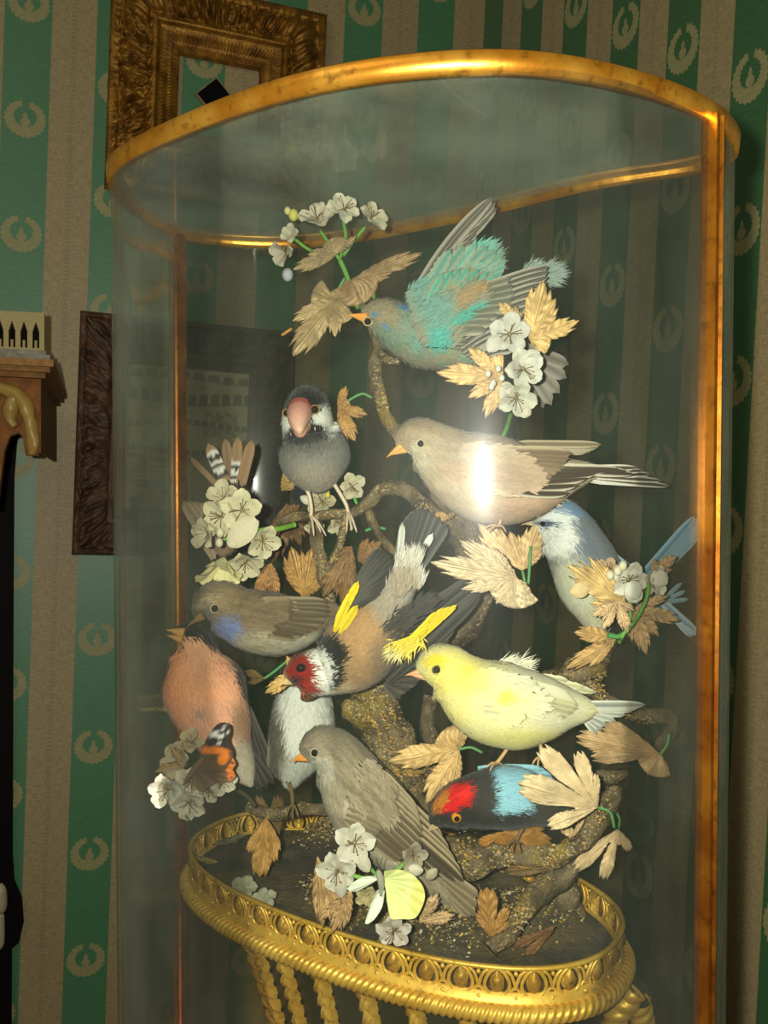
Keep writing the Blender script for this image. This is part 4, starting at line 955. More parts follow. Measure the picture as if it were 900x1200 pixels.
mb = MB(); fan(mb, [(650, 948), (655, 955)], [(690, 972), (684, 980)], 3, 6, D+.02, bkk); mb.build('tail', M['feather'], th)
mb = MB(); fan(mb, [(560, 900), (600, 905)], [(640, 902), (652, 915), (640, 930)], 5, 6, D+.02, ltb); mb.build('wing', M['feather'], th)
leg(th, [(618, 962), (610, 975), (605, 985)], D, (120, 96, 66), 2.2)

# 12 bird with barred fan, hidden behind white flowers
D = .575; th = bird('barred_fan_bird', 'brown bird tail fan with black and white bars rising behind white flowers', 265, 640, D)
pbn = A(150, 120, 88); bw1, bw2 = A(220, 216, 204), A(50, 32, 32)
cf = patchcol(A(60, 44, 44), [(270, 620, 40, 40, 0, A(140, 112, 86), .6)])
B = body(th, [(270, 566, 3), (272, 572, 12), (272, 584, 19), (268, 602, 26), (264, 622, 26), (262, 640, 16), (262, 650, 3)], D, cf, strands=3000, slen=14, swid=2, frizz=.4)
mb = MB(); bands = [(.42, .5, bw1), (.5, .58, bw2), (.58, .66, bw1), (.66, .74, bw2), (.74, .82, bw1), (.34, .42, bw2)]
feather(mb, (268, 580), (222, 534), 4.5, D+.004, pbn, D1=D-.006, tip=pbn*1.3, tipw=.06, shaft=pbn*1.3, side=1)
feather(mb, (270, 580), (243, 518), 7.5, D-.001, pbn, D1=D-.010, bands=bands, tip=pbn*1.05, tipw=.1, shaft=pbn*1.1)
feather(mb, (272, 580), (264, 512), 6, D+.006, pbn*.85, D1=D-.002, shaft=pbn*.6)
feather(mb, (275, 580), (279, 510), 6, D-.002, pbn, D1=D-.008, bands=[(.02, .1, bw2)]+[(a-.26, b-.26, c) for a, b, c in bands], shaft=pbn*1.1)
feather(mb, (278, 582), (296, 514), 6.5, D-.003, pbn*1.05, D1=D-.008, shaft=pbn*1.35)
tufts(mb, [(275, 582, 12), (286, 584, 8)], D-.012, 220, 9, 2, patchcol(A(40, 30, 34), []), (.1, -1), .5)
mb.build('tail', M['feather'], th)
mb = MB(); fan(mb, [(250, 655), (256, 640), (262, 622)], [(214, 585), (228, 586), (242, 590), (254, 596)], 7, 9, D-.004, A(156, 132, 104), edge=A(176, 152, 122), shaft=A(124, 100, 76), bend=4); mb.build('wing', M['feather'], th)

# ---------- butterflies ----------
def wingpatch(mb, root, outline, D, colf, dzt=0, n=14, curl=.002):
    """a wing membrane: rays from the root out to a closed edge"""
    o = cr(outline, 8); r = np.array(root, float)
    for side in (0, .00025):
        G = []; C = []
        for i in range(len(o)):
            row = [r+(o[i]-r)*j/n for j in range(n+1)]
            G.append([P(q[0], q[1], D+side+dzt*(j/n)+curl*math.sin(i/len(o)*PI)*(j/n)**2+.00035*math.cos(i*.8)*(j/n)) for j, q in enumerate(row)])
            C.append(colf(np.array([q[0] for q in row]), np.array([q[1] for q in row])))
        mb.grid(G, np.array(C))
D = .477; th = thing('red_admiral_butterfly', 'brown and orange butterfly with white-spotted dark wing tip on flowers at lower left', 'butterfly', P(232, 905, D))
brn, orr = A(92, 66, 44), A(222, 120, 36)
cf = patchcol(brn, [(262, 860, 24, 26, 10, A(44, 34, 34), .3), (247, 879, 22, 4.5, 4, orr, .3), (262, 888, 6, 9, 30, orr, .4), (251, 861, 7, 4, 0, A(214, 210, 206), .3), (259, 863, 3, 3, 0, A(214, 210, 206), .4), (257, 871, 2.5, 2.5, 0, A(200, 196, 190), .5), (262, 853, 3, 2.5, 0, A(200, 196, 190), .5), (267, 858, 2, 2, 0, A(200, 196, 190), .5)])
mb = MB(); wingpatch(mb, (228, 900), [(236, 880), (244, 862), (256, 848), (268, 848), (270, 858), (268, 868), (273, 882), (268, 896), (258, 904)], D-.004, cf, -.006); mb.build('forewing', M['petal'], th)
cf = patchcol(A(104, 78, 54), [(240, 900, 18, 18, 0, A(84, 62, 44), .8), (271, 900, 5.5, 18, 0, orr, .25), (273, 894, 1.5, 2, 0, A(60, 40, 30), .4), (272, 903, 1.5, 2, 0, A(60, 40, 30), .4), (272, 912, 1.5, 2, 0, A(60, 40, 30), .4)])
mb = MB(); wingpatch(mb, (228, 900), [(240, 884), (258, 884), (270, 886), (276, 894), (273, 902), (276, 910), (268, 916), (252, 918), (236, 928), (224, 918)], D-.002, cf, -.004); mb.build('hindwing', M['petal'], th)
mb = MB(); q = cr([(240, 888, 1), (234, 893, 3.2), (227, 902, 3.6), (220, 912, 2.6), (214, 920, 1)], 4); mb.tube(np.array([P(a, b, D-.006) for a, b, c in q]), q[:, 2]*D/F, A(110, 80, 54), 10, rough=.2); mb.build('thorax', M['down'], th)
D = .442; th = thing('yellow_butterfly', 'pale yellow-green butterfly resting on white flowers at front of basket', 'butterfly', P(445, 1070, D))
cf = patchcol(A(226, 230, 150), [(472, 1042, 2.6, 2.6, 0, A(236, 180, 40), .5), (455, 1035, 20, 16, 30, A(206, 218, 140), .9), (490, 1050, 8, 26, 10, A(222, 218, 120), .8)])
mb = MB(); wingpatch(mb, (450, 1030), [(450, 1021), (466, 1019), (482, 1024), (494, 1036), (498, 1050), (494, 1064), (486, 1076), (470, 1077), (458, 1076), (454, 1060), (452, 1045)], D-.003, cf, -.004); mb.build('wing', M['petal'], th)
cf = patchcol(A(222, 230, 206), [])
mb = MB(); wingpatch(mb, (444, 1030), [(440, 1026), (424, 1028), (412, 1036), (407, 1042), (416, 1045), (428, 1040), (442, 1032)], D-.002, cf, .004); mb.build('wing', M['petal'], th)
mb = MB(); wingpatch(mb, (447, 1040), [(441, 1044), (434, 1062), (428, 1082), (438, 1078), (448, 1062), (451, 1044)], D-.004, cf, -.004); mb.build('wing', M['petal'], th)
mb = MB(); q = cr([(443, 1019, 1.5), (444, 1024, 4), (446, 1031, 4.4), (447, 1040, 3.4), (446, 1050, 1.4)], 4); mb.tube(np.array([P(a, b, D-.006) for a, b, c in q]), q[:, 2]*D/F, A(150, 148, 128), 10, rough=.2)
mb.build('thorax', M['down'], th)
mb = MB(); mb.tube(cr([P(442, 1020, D-.007), P(438, 1012, D-.01), P(436, 1004, D-.012)], 4), .0002, A(90, 80, 60), 4); mb.tube(cr([P(445, 1020, D-.007), P(446, 1011, D-.01), P(449, 1004, D-.012)], 4), .0002, A(90, 80, 60), 4); mb.build('antennae', M['stemwire'], th)
# ---------- branches, leaves, flowers ----------
def branch(parent, pts, D=None, rough=.45, k=14, name='branch'):
    q = cr(pts, 10); pp = np.array([P(a, b, d) for a, b, r, d in q])
    for i in range(len(pp)): pp[i] += .0012*np.array([noise.noise(tuple(pp[i]*60)), noise.noise(tuple(pp[i]*60+9)), noise.noise(tuple(pp[i]*60+17))])
    mb = MB(); mb.tube(pp, q[:, 2]*q[:, 3]/F, A(110, 96, 70), k, rough=rough); o = mb.build(name, M['bark'], parent); return pp, q[:, 2]*q[:, 3]/F
def leaf(parent, base, tips, w=.34, D=.5, col=(186, 152, 98), tilt=0, fold=.25, curl=.004, teeth=5, tooth=.2, lobe='vine', stem=None, label=None, name='leaf', pleat=1, dzs=None):
    """cloth leaf: blades fan out of the petiole, one per entry of tips (x, y[, width])"""
    base = np.array(base, float); teeth = min(teeth, 6); lo = []
    for tp in tips:
        d = np.array(tp[:2], float)-base; wd = tp[2] if len(tp) > 2 else w
        lo.append([math.atan2(d[1], d[0]), np.linalg.norm(d), max(.2, math.atan(wd)*(1.75 if lobe == 'vine' else 1.12))])
    # unwrap the angles about their mean direction
    mx = math.atan2(sum(math.sin(a)*l for a, l, h in lo), sum(math.cos(a)*l for a, l, h in lo))
    for q in lo: q[0] = (q[0]-mx+PI) % (2*PI)-PI
    lo.sort(); Lm = max(q[1] for q in lo); t0 = lo[0][0]-lo[0][2]; t1 = lo[-1][0]+lo[-1][2]
    if t1-t0 > 2*PI-.15: m_ = (t0+t1)/2; t0, t1 = m_-PI+.08, m_+PI-.08
    th_ = []
    for a, l, h in lo: th_ += list(a+h*np.linspace(-1, 1, 57))
    th_ = np.unique(np.round(np.clip(np.array(th_+list(np.linspace(t0, t1, 40))), t0, t1), 4))
    NR_ = 13; G = []; C = []; sd = rng.random()*9; c0 = A(*col)
    for t in th_:
        best = 0; bi = 0; bx = 0
        for i, (a, l, h) in enumerate(lo):
            x = abs(t-a)/h
            if x > 1: continue
            if lobe == 'vine':
                r = l*(1-x**1.7)**.75; r *= 1-tooth*(((x*(.5+.5*x)*teeth+.25*(t > a)) % 1)**.8)*(.6+.4*math.sin(i*3+x*7)**2)
            else:
                r = l*(1-x**4)**.45*(1-.1*x); r *= 1-.085*((x*2.4+.3) % 1)
            if r > best: best, bi, bx = r, i, (t-a)/h
        web = Lm*(.34 if lobe == 'vine' else .26)*(1 if lo[0][0]-.15 < t < lo[-1][0]+.15 else .35)
        if best < web:
            best = web; bi = int(np.argmin([abs(t-q[0]) for q in lo])); bx = (t-lo[bi][0])/lo[bi][2]
        row = []; rc = []; l, h = lo[bi][1], lo[bi][2]; dzl = tilt if dzs is None else dzs[bi]
        for k in range(NR_):
            f = k/(NR_-1); rr = best*f; ang = mx+t; rel = rr/l
            q = base+rr*np.array([math.cos(ang), math.sin(ang)])
            off = abs(math.sin(bx*h))*rr
            vein = pleat*.00075*math.cos((rel*teeth*1.1-abs(bx)*1.3)*2*PI)*min(1, abs(bx)*4)*min(1, rel*3)
            z = D + dzl*rel + fold*(off-.15*rr)*D/F*.9 + curl*rel*rel - vein - .0007*(abs(bx) < .05)
            z += .0022*noise.noise((q[0]*.035+sd, q[1]*.035, sd)) + .0007*noise.noise((q[0]*.12+sd, q[1]*.12, sd))
            row.append(P(q[0], q[1], z)); rc.append(c0*(1.12 if abs(bx) < .05 else 1)*(1+.05*math.sin(sd*5+bi*2)))
        G.append(row); C.append(rc)
    mb = MB(); mb.grid(G, np.array(C)); o = mb.build(name, M['leaf'], parent)
    if label: o['label'] = label
    so = o.modifiers.new('thickness', 'SOLIDIFY'); so.thickness = .00035
    if stem is not None:
        mb = MB(); q = cr([(base[0], base[1], D)]+[(*s_, D) if len(s_) == 2 else s_ for s_ in stem], 6)
        mb.tube(np.array([P(a, b, c) for a, b, c in q]), .0009, A(96, 150, 90), 6); mb.build('petiole', M['stemwire'], o)
    return o
def flower(parent, px, py, D, r, nx=0, ny=0, rotd=0, col=(196, 190, 168), n=5, cup=.25, stam=True, scol=(120, 96, 60)):
    nz = math.sqrt(max(.05, 1-nx*nx-ny*ny)); N = np.array([nx, -nz, -ny]); N /= np.linalg.norm(N)   # ny positive = facing down
    X = np.cross((0, 0, 1), N); X /= np.linalg.norm(X); Z = np.cross(N, X); c = P(px, py, D); R = r*D/F
    mb = MB(); cc = A(*col)
    for k in range(n):
        a0 = math.radians(rotd)+2*PI*k/n+rng.normal(0, .08); rr = R*(1+rng.normal(0, .05)); cp_ = cup*(1+rng.normal(0, .3)); G = []; C = []
        ra = X*math.cos(a0)+Z*math.sin(a0); la = -X*math.sin(a0)+Z*math.cos(a0)
        for i in range(11):
            t = i/10; wd = rr*.44*math.sin(PI*min(1, .06+t*.94)**1.25)**.55 if t < 1 else rr*.05
            wd = rr*.405*(math.sin(PI*(t*.80+.06))**.8)*(1 if t < .93 else .62)
            row = []
            for s in np.linspace(-1, 1, 9):
                rad = rr*(.06+.94*t) - (rr*.07*s*s*t*t) - (.05*rr*(t > .95)*(abs(s) < .2))
                h = cp_*R*(1-(1-t)**2)*.8 + .25*wd*s*s + .04*R*math.sin(t*9+s*2+k) - .06*R*max(0, 1-abs(s)*4)
                row.append(c+ra*rad+la*wd*s+N*h)
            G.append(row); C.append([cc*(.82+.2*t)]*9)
        mb.grid(G, np.array(C))
    mb.ball(c+N*R*.03, R*.13, A(150, 140, 96), 8)
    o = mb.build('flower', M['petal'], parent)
    if stam:
        mb = MB()
        for k in range(12):
            a = rng.random()*2*PI; e = .16+.22*rng.random(); L = R*(.35+.3*rng.random())
            d = (X*math.cos(a)+Z*math.sin(a))
            pts = cr([c, c+d*e*R*.5+N*L*.6, c+d*e*R*1.5+N*L], 3); mb.tube(pts, .00018, A(*scol), 4); mb.ball(pts[-1], .00045, A(140, 110, 70), 6)
        mb.build('stamens', M['stemwire'], o)
    return o
def bud(parent, px, py, r, D, col=(206, 198, 166), sc=(1, 1, 1.2)):
    mb = MB(); mb.ball(P(px, py, D), r*D/F, A(*col), 12, sc); return mb.build('bud', M['petal'], parent)
def stem(parent, pts, D, r=.0011, col=(96, 150, 60)):
    q = cr([(p[0], p[1], p[2] if len(p) > 2 else D) for p in pts], 6); mb = MB(); mb.tube(np.array([P(a, b, c) for a, b, c in q]), r, A(*col), 8); return mb.build('stem', M['stemwire'], parent)
def petal(parent, base, tip, w, D, col=(200, 194, 172), dz=0, name='petal'):
    mb = MB(); a = np.array(base, float); b = np.array(tip, float); d = b-a; L = np.linalg.norm(d); d /= L; nr = np.array([-d[1], d[0]]); G = []
    for i in range(11):
        t = i/10; ww = w*math.sin(PI*(t*.84+.06))**.7*(1 if t < .95 else .6)
        G.append([P(*(a+d*L*t+nr*ww*s-d*ww*.15*s*s), D+dz*t+.0012*s*s-.001*math.sin(t*PI)) for s in np.linspace(-1, 1, 9)])
    mb.grid(G, A(*col)); return mb.build(name, M['petal'], parent)

tree = thing('branch_tree', 'gnarled lichen-covered branching perch rising out of basket with single cloth leaves', 'branch', P(500, 1050, .53))
br1 = branch(tree, [(505, 1085, 34, .545), (498, 1020, 30, .545), (480, 950, 27, .54), (462, 890, 27, .535), (452, 845, 28, .53), (440, 810, 27, .53), (450, 770, 24, .54), (500, 755, 24, .55), (540, 735, 21, .545), (558, 690, 19, .54), (550, 640, 20, .54), (528, 600, 17, .53), (496, 540, 11, .525), (462, 500, 8, .525), (446, 465, 8.5, .53), (440, 430, 8, .535), (443, 405, 6, .54), (430, 370, 4, .55), (410, 330, 3, .55)], name='trunk')
branch(tree, [(440, 850, 14, .53), (425, 838, 16, .52), (410, 828, 13, .515), (402, 822, 4, .515)])
branch(tree, [(545, 628, 12, .53), (518, 606, 9.5, .52), (492, 588, 9, .515), (470, 574, 8, .515), (448, 574, 8.5, .52), (434, 588, 8, .525), (420, 598, 7, .53), (395, 602, 6, .535), (350, 606, 6, .535), (325, 612, 5, .54)])
branch(tree, [(432, 596, 5, .53), (440, 620, 5, .53), (455, 640, 5, .53), (475, 658, 4, .53), (484, 672, 2.5, .53)])
branch(tree, [(368, 606, 7, .54), (372, 640, 7, .54), (380, 680, 7, .54), (392, 730, 8, .55), (420, 790, 10, .55), (440, 840, 12, .545)])
branch(tree, [(405, 604, 5, .53), (398, 640, 5, .53), (382, 670, 4, .53)])
branch(tree, [(470, 900, 18, .54), (520, 890, 12, .54), (545, 850, 12, .54), (570, 820, 13, .54), (620, 805, 14, .53), (665, 792, 15, .52), (700, 772, 15, .51), (712, 748, 13, .505), (714, 742, 6, .505)])
branch(tree, [(655, 792, 9, .52), (690, 806, 9, .515), (720, 828, 9, .51), (755, 838, 9, .505), (782, 840, 8.5, .50), (788, 852, 7.5, .50), (776, 868, 6.5, .495), (772, 878, 5, .495)])
branch(tree, [(500, 1010, 24, .53), (545, 1005, 22, .51), (590, 1000, 16, .50), (630, 1003, 13, .485), (665, 998, 12, .475), (692, 975, 11, .47), (708, 950, 11, .47), (722, 928, 9, .468), (724, 926, 3, .468)])
branch(tree, [(574, 1112, 11, .462), (590, 1095, 12, .466), (612, 1070, 13, .472), (630, 1045, 13, .478), (655, 1030, 12, .485), (680, 1008, 8, .49)])
branch(tree, [(668, 1090, 16, .51), (662, 1060, 19, .51), (655, 1030, 17, .515), (640, 1008, 12, .52)])
branch(tree, [(520, 905, 9, .53), (515, 880, 9, .53), (500, 850, 9, .54), (505, 815, 8, .54)])
branch(tree, [(290, 945, 6, .56), (320, 955, 7, .555), (350, 948, 7, .55), (400, 950, 8, .55), (440, 960, 10, .55)])
branch(tree, [(640, 900, 7, .51), (680, 905, 9, .505), (715, 912, 8, .50), (735, 905, 5, .50)])
branch(tree, [(445, 412, 5, .53), (455, 420, 5, .525), (468, 424, 3, .52)])
bk_ = MB(); pts = []
for cx_, cy_, rr_, n_ in ((452, 850, 22, 700), (470, 900, 18, 300), (640, 1000, 10, 120), (700, 960, 9, 80), (610, 1075, 12, 150), (446, 470, 6, 60), (700, 800, 8, 80), (550, 650, 12, 80), (545, 1005, 18, 240), (590, 1000, 12, 120)):
    tp = [o for o in tree.children if o.name.startswith(('trunk', 'branch'))]
    for _ in range(n_): pts.append((cx_+rng.normal()*rr_*.5, cy_+rng.normal()*rr_*.8))
TV = np.vstack([np.array([v.co[:] for v in o.data.vertices])+ORG[o.name] for o in tree.children]); TX, TY = proj(TV)
pp = []
for x, y in pts:
    d = (TX-x)**2+(TY-y)**2; m = np.where(d < 30)[0]
    if len(m): pp.append(TV[m[np.argmin(TV[m, 1])]]+np.array([rng.normal()*.0007, -.0003, rng.normal()*.0012]))
crumbs(bk_, pp, .0004, .0011, gcol+[A(204, 158, 62)]); g_ = bk_.build('grit', M['grit'], tree, False); g_['kind'] = 'stuff'

gd, gdp, gb_, gbd = (196, 160, 104), (222, 196, 152), (160, 122, 72), (128, 94, 52)
L = lambda *a, **k: leaf(tree, *a, **k)
L((396, 478), [(406, 452, .3), (431, 486, .3), (416, 518, .35), (404, 490, .4)], D=.545, col=(176, 134, 76), tilt=-.006, stem=[(422, 462), (436, 466)], label='tan toothed leaf beside black head of grey bird')
L((606, 678), [(504, 658, .2), (538, 632, .22), (540, 690, .2), (580, 708, .26), (572, 640, .2), (622, 700, .3)], D=.468, col=(206, 184, 148), tilt=-.004, fold=.1, pleat=1.6, label='shiny silvery-gold pleated leaf below pale beige bird')
L((612, 668), [(598, 622, .4), (560, 612, .3), (636, 640, .3), (630, 612, .35)], D=.495, col=(206, 174, 126), tilt=.004, stem=[(618, 690), (622, 640)], label='beige leaf between pale beige bird and blue tit')
L((356, 700), [(342, 640, .42), (366, 642, .42), (376, 672, .42)], D=.54, col=(168, 128, 68), tilt=-.004, pleat=1.8, label='fan-pleated ochre leaf below grey bird')
L((412, 640), [(378, 700, .28), (400, 712, .26), (384, 660, .3)], D=.53, col=gbd, tilt=-.004, label='large dark brown leaf left of goldfinch wing')
L((420, 658), [(448, 634, .4), (450, 655, .35), (432, 630, .35)], D=.528, col=(130, 94, 52), tilt=-.004)
L((318, 660), [(300, 700, .3), (322, 702, .3), (306, 676, .3)], D=.525, col=(158, 114, 64), tilt=-.002)
L((336, 590), [(318, 660, .3), (352, 640, .34)], D=.575, col=(110, 80, 50), tilt=.004)
L((330, 575), [(372, 556, .22), (340, 548, .3)], D=.56, col=(170, 140, 84), tilt=-.006, fold=.8)
L((538, 878), [(454, 892, .26), (498, 942, .3), (545, 862, .22), (528, 925, .28)], D=.5, col=(206, 172, 112), tilt=-.006, stem=[(552, 876), (565, 882)], pleat=1.8, label='golden vine leaf left of the canary feet')
L((700, 946), [(604, 916, .27), (630, 873, .19), (676, 878, .2), (640, 968, .24), (697, 905, .2)], D=.448, col=gdp, tilt=-.006, fold=.05, lobe='oak', teeth=6, tooth=.2, stem=[(715, 952), (720, 970)], pleat=.6, label='largest pale cream oak-like leaf beside light blue nape')
L((724, 972), [(739, 998, .3), (706, 1032, .2), (672, 1020, .2)], D=.476, col=(216, 188, 142), tilt=-.004, fold=.05, lobe='oak', teeth=5, stem=[(726, 960), (718, 945)], pleat=.6, label='cream lobed leaf hanging from lower right branch tip')
L((676, 985), [(690, 952, .4), (650, 955, .3)], D=.482, col=(206, 176, 124), tilt=0, fold=.1)
L((774, 884), [(672, 862, .16), (704, 846, .2), (690, 886, .16), (782, 908, .24), (740, 880, .3), (758, 908, .2)], D=.487, col=(192, 158, 112), tilt=-.006, lobe='oak', teeth=5, stem=[(782, 872), (784, 860)], pleat=.8, label='tan lobed leaf hanging under right branch elbow')
L((722, 748), [(662, 784, .2), (680, 772, .26), (672, 740, .3), (690, 782, .2)], D=.495, col=(200, 162, 104), tilt=-.006, pleat=1.4, label='folded golden leaf below blue tit')
L((575, 1098), [(570, 1038, .32), (596, 1062, .24), (598, 1080, .2), (560, 1066, .3), (580, 1090, .5)], D=.457, col=(168, 122, 58), tilt=-.002, lobe='oak', teeth=4, label='small brown oak leaf at sparrow tail tip')
L((312, 958), [(304, 1030, .26), (326, 1000, .24), (318, 978, .26), (290, 1000, .2), (322, 1012, .2)], D=.55, col=(178, 134, 62), tilt=-.012, lobe='oak', teeth=5, label='ochre oak leaf hanging inside left of the basket')
L((322, 1000), [(326, 930, .16), (300, 930, .16)], D=.575, col=(120, 92, 50), tilt=-.004, lobe='oak', teeth=7)
L((346, 792), [(310, 812, .3), (320, 798, .3), (336, 768, .26)], D=.5, col=(206, 168, 100), tilt=-.004, label='small gold leaf behind goldfinch beak')
L((310, 795), [(286, 786, .3), (290, 800, .3)], D=.535, col=(110, 86, 44), stem=[(320, 788), (336, 775)])
L((590, 975), [(560, 990, .3), (640, 965, .3), (648, 990, .3), (610, 1000, .3)], D=.485, col=(160, 112, 40), lobe='oak', teeth=5)
L((670, 1000), [(600, 1012, .2), (640, 1018, .26), (690, 985, .26)], D=.487, col=(186, 136, 50), lobe='oak', teeth=5)
L((660, 1016), [(560, 1000, .14), (590, 1020, .16), (625, 1034, .2)], D=.50, col=(110, 84, 40), lobe='oak', teeth=7, label='dark fern-like leaf under lower right branch')
L((690, 928), [(640, 910, .3), (660, 940, .34), (735, 905, .3)], D=.51, col=(78, 56, 44))
L((455, 905), [(470, 930, .3), (500, 905, .2)], D=.52, col=(150, 120, 60))
L((516, 612), [(480, 606, .18), (535, 600, .18)], D=.50, col=(176, 142, 88), tilt=.0)
L((420, 1030), [(0+408, 1002, .4), (395, 1000, .3)], D=.49, col=(150, 116, 70))
L((255, 1010), [(226, 1004, .16), (240, 1012, .12)], D=.58, col=(170, 140, 70)); L((248, 990), [(290, 978, .12), (280, 986, .1)], D=.59, col=(126, 120, 80))
L((650, 1085), [(600, 1110, .1), (640, 1100, .1), (615, 1122, .1)], D=.468, col=(120, 84, 44), lobe='oak')

# spray 1, top
s = thing('white_flower_spray', 'topmost white flower spray above the turquoise bird head', 'artificial flowers', P(415, 360, .55), 'white flower sprays in the glass case')
S1 = .55
stem(s, [(420, 362), (413, 345), (406, 322), (398, 304)], S1, .0016); stem(s, [(400, 308), (390, 292), (375, 270)], S1); stem(s, [(398, 304), (405, 280), (402, 258)], S1); stem(s, [(402, 300), (415, 282), (428, 266)], S1, .0012); stem(s, [(392, 300), (365, 294), (345, 280)], S1)
flower(s, 372, 260, S1-.004, 24, -.15, -.55, 20, (190, 182, 160), cup=.5); flower(s, 403, 246, S1, 20, .3, -.3, 50, (196, 190, 166), n=5); flower(s, 434, 257, S1, 18, .55, -.3, 10, (186, 178, 150), cup=.7)
flower(s, 337, 296, S1, 16, -.6, .3, 0, (170, 164, 142), cup=.9); flower(s, 342, 275, S1, 12, -.3, 0, 0, (176, 170, 148), cup=.8, stam=False)
bud(s, 344, 252, 6, S1, (190, 186, 90)); bud(s, 337, 247, 4, S1, (196, 190, 120)); b_ = bud(s, 337, 322, 6.5, S1, (170, 168, 176)); b_['label'] = 'silvery grey bead'
leaf(s, (396, 297), [(342, 316, .22), (360, 298, .3), (418, 276, .2)], D=S1-.006, col=(158, 136, 98), tilt=-.008, fold=.5)
leaf(s, (412, 328), [(498, 296, .16), (462, 318, .26), (395, 342, .3)], D=S1-.004, col=(150, 122, 82), tilt=-.008, fold=.5)
leaf(s, (393, 352), [(341, 418, .28), (342, 376, .26), (392, 396, .3), (412, 372, .3), (384, 342, .35)], D=S1-.008, col=(168, 144, 102), tilt=-.01, fold=.15, stem=[(396, 340), (404, 326)])
stem(s, [(438, 350), (438, 338), (440, 324)], S1-.003, .001, (80, 150, 90)); stem(s, [(330, 393), (342, 385)], S1, .001, (190, 130, 60))

# spray 2, right of the turquoise bird
s = thing('white_flower_spray', 'white flower cluster with gold leaves right of turquoise bird', 'artificial flowers', P(600, 480, .49), 'white flower sprays in the glass case')
S2 = .488
flower(s, 597, 392, S2, 25, -.1, -.05, 10, (198, 196, 184), cup=.35); flower(s, 612, 432, S2-.003, 25, .15, .2, 40, (204, 202, 186), cup=.4); flower(s, 604, 465, S2-.002, 25, .1, .35, 0, (196, 194, 176), cup=.4)
petal(s, (585, 395), (572, 412), 9, S2-.004, (196, 194, 180)); petal(s, (616, 425), (632, 412), 10, S2-.006, (204, 202, 188)); petal(s, (590, 448), (598, 462), 7, S2-.006); petal(s, (612, 480), (622, 486), 8, S2-.004)
for x, y in ((572, 438), (578, 449), (588, 443), (576, 453), (584, 432)): bud(s, x, y, 3.6, S2-.01, (206, 206, 192))
leaf(s, (621, 398), [(638, 328, .36), (679, 376, .27), (640, 412, .36), (652, 350, .34)], D=S2-.002, col=(212, 178, 116), tilt=-.004, fold=.12, pleat=1.2)
leaf(s, (606, 376), [(584, 354, .36), (604, 358, .3), (612, 368, .3)], D=S2+.002, col=(210, 180, 124), tilt=0, teeth=5)
leaf(s, (588, 442), [(511, 436, .26), (548, 406, .24), (548, 466, .26), (568, 490, .26), (586, 414, .18), (585, 480, .2)], D=S2+.001, col=(212, 176, 118), tilt=-.004, fold=.12, pleat=1.2)
stem(s, [(600, 480, .49), (590, 510, .51), (560, 560, .52)], S2, .0013); stem(s, [(600, 392), (606, 430), (600, 480)], S2+.002)

# spray 3, left, white blossoms
s = thing('white_flower_spray', 'creamy white flower bunch at left below the barred fan feathers', 'artificial flowers', P(290, 640, .535), 'white flower sprays in the glass case')
S3 = .53
flower(s, 284, 598, S3-.006, 25, 0, -.05, 15, (204, 196, 160), cup=.3); flower(s, 262, 604, S3-.004, 24, -.35, .2, 60, (204, 196, 158), cup=.4); flower(s, 246, 624, S3, 20, -.55, .1, 20, (196, 188, 150), cup=.6)
flower(s, 306, 632, S3-.002, 22, .4, .3, 0, (196, 188, 154), cup=.5); flower(s, 264, 585, S3+.004, 20, -.3, -.4, 30, (196, 186, 150), cup=.6); flower(s, 288, 656, S3, 22, .1, .6, 30, (196, 188, 154), cup=.6)
flower(s, 262, 655, S3-.006, 26, -.1, .75, 0, (226, 216, 156), n=8, cup=1.1, stam=False)
petal(s, (300, 608), (268, 640), 14, S3-.016, (200, 190, 160)); bud(s, 258, 624, 5, S3-.012); bud(s, 257, 636, 4.5, S3-.012)
stem(s, [(345, 615, .54), (325, 620, .53), (305, 622, .528), (290, 630, .528)], S3, .0018, (110, 160, 60)); stem(s, [(262, 632), (275, 630), (290, 628)], S3-.01, .0012)
leaf(s, (330, 606), [(352, 592, .4), (312, 640, .3)], D=S3+.01, col=(120, 88, 56), tilt=.004)

# spray 4, behind the grey bird's feet
s = thing('white_flower_spray', 'small white flower spray behind legs of the black-headed grey bird', 'artificial flowers', P(392, 612, .55), 'white flower sprays in the glass case')
S4 = .552
flower(s, 412, 570, S4-.01, 17, .2, 0, 30, (190, 182, 152)); flower(s, 378, 590, S4-.004, 19, -.1, -.3, 0, (180, 170, 136), cup=.5); flower(s, 398, 612, S4, 16, .2, .5, 0, (186, 176, 144), cup=.4); flower(s, 370, 618, S4-.004, 14, -.3, .5, 20, (186, 176, 144)); petal(s, (366, 590), (352, 582), 5, S4-.006)
stem(s, [(412, 574), (418, 590), (428, 602)], S4-.008, .001, (90, 170, 60)); stem(s, [(428, 622), (440, 618), (452, 620)], S4-.02, .001, (70, 150, 80)); bud(s, 384, 580, 3, S4-.012, (214, 196, 60))
stem(s, [(380, 590), (390, 602), (410, 606)], S4)

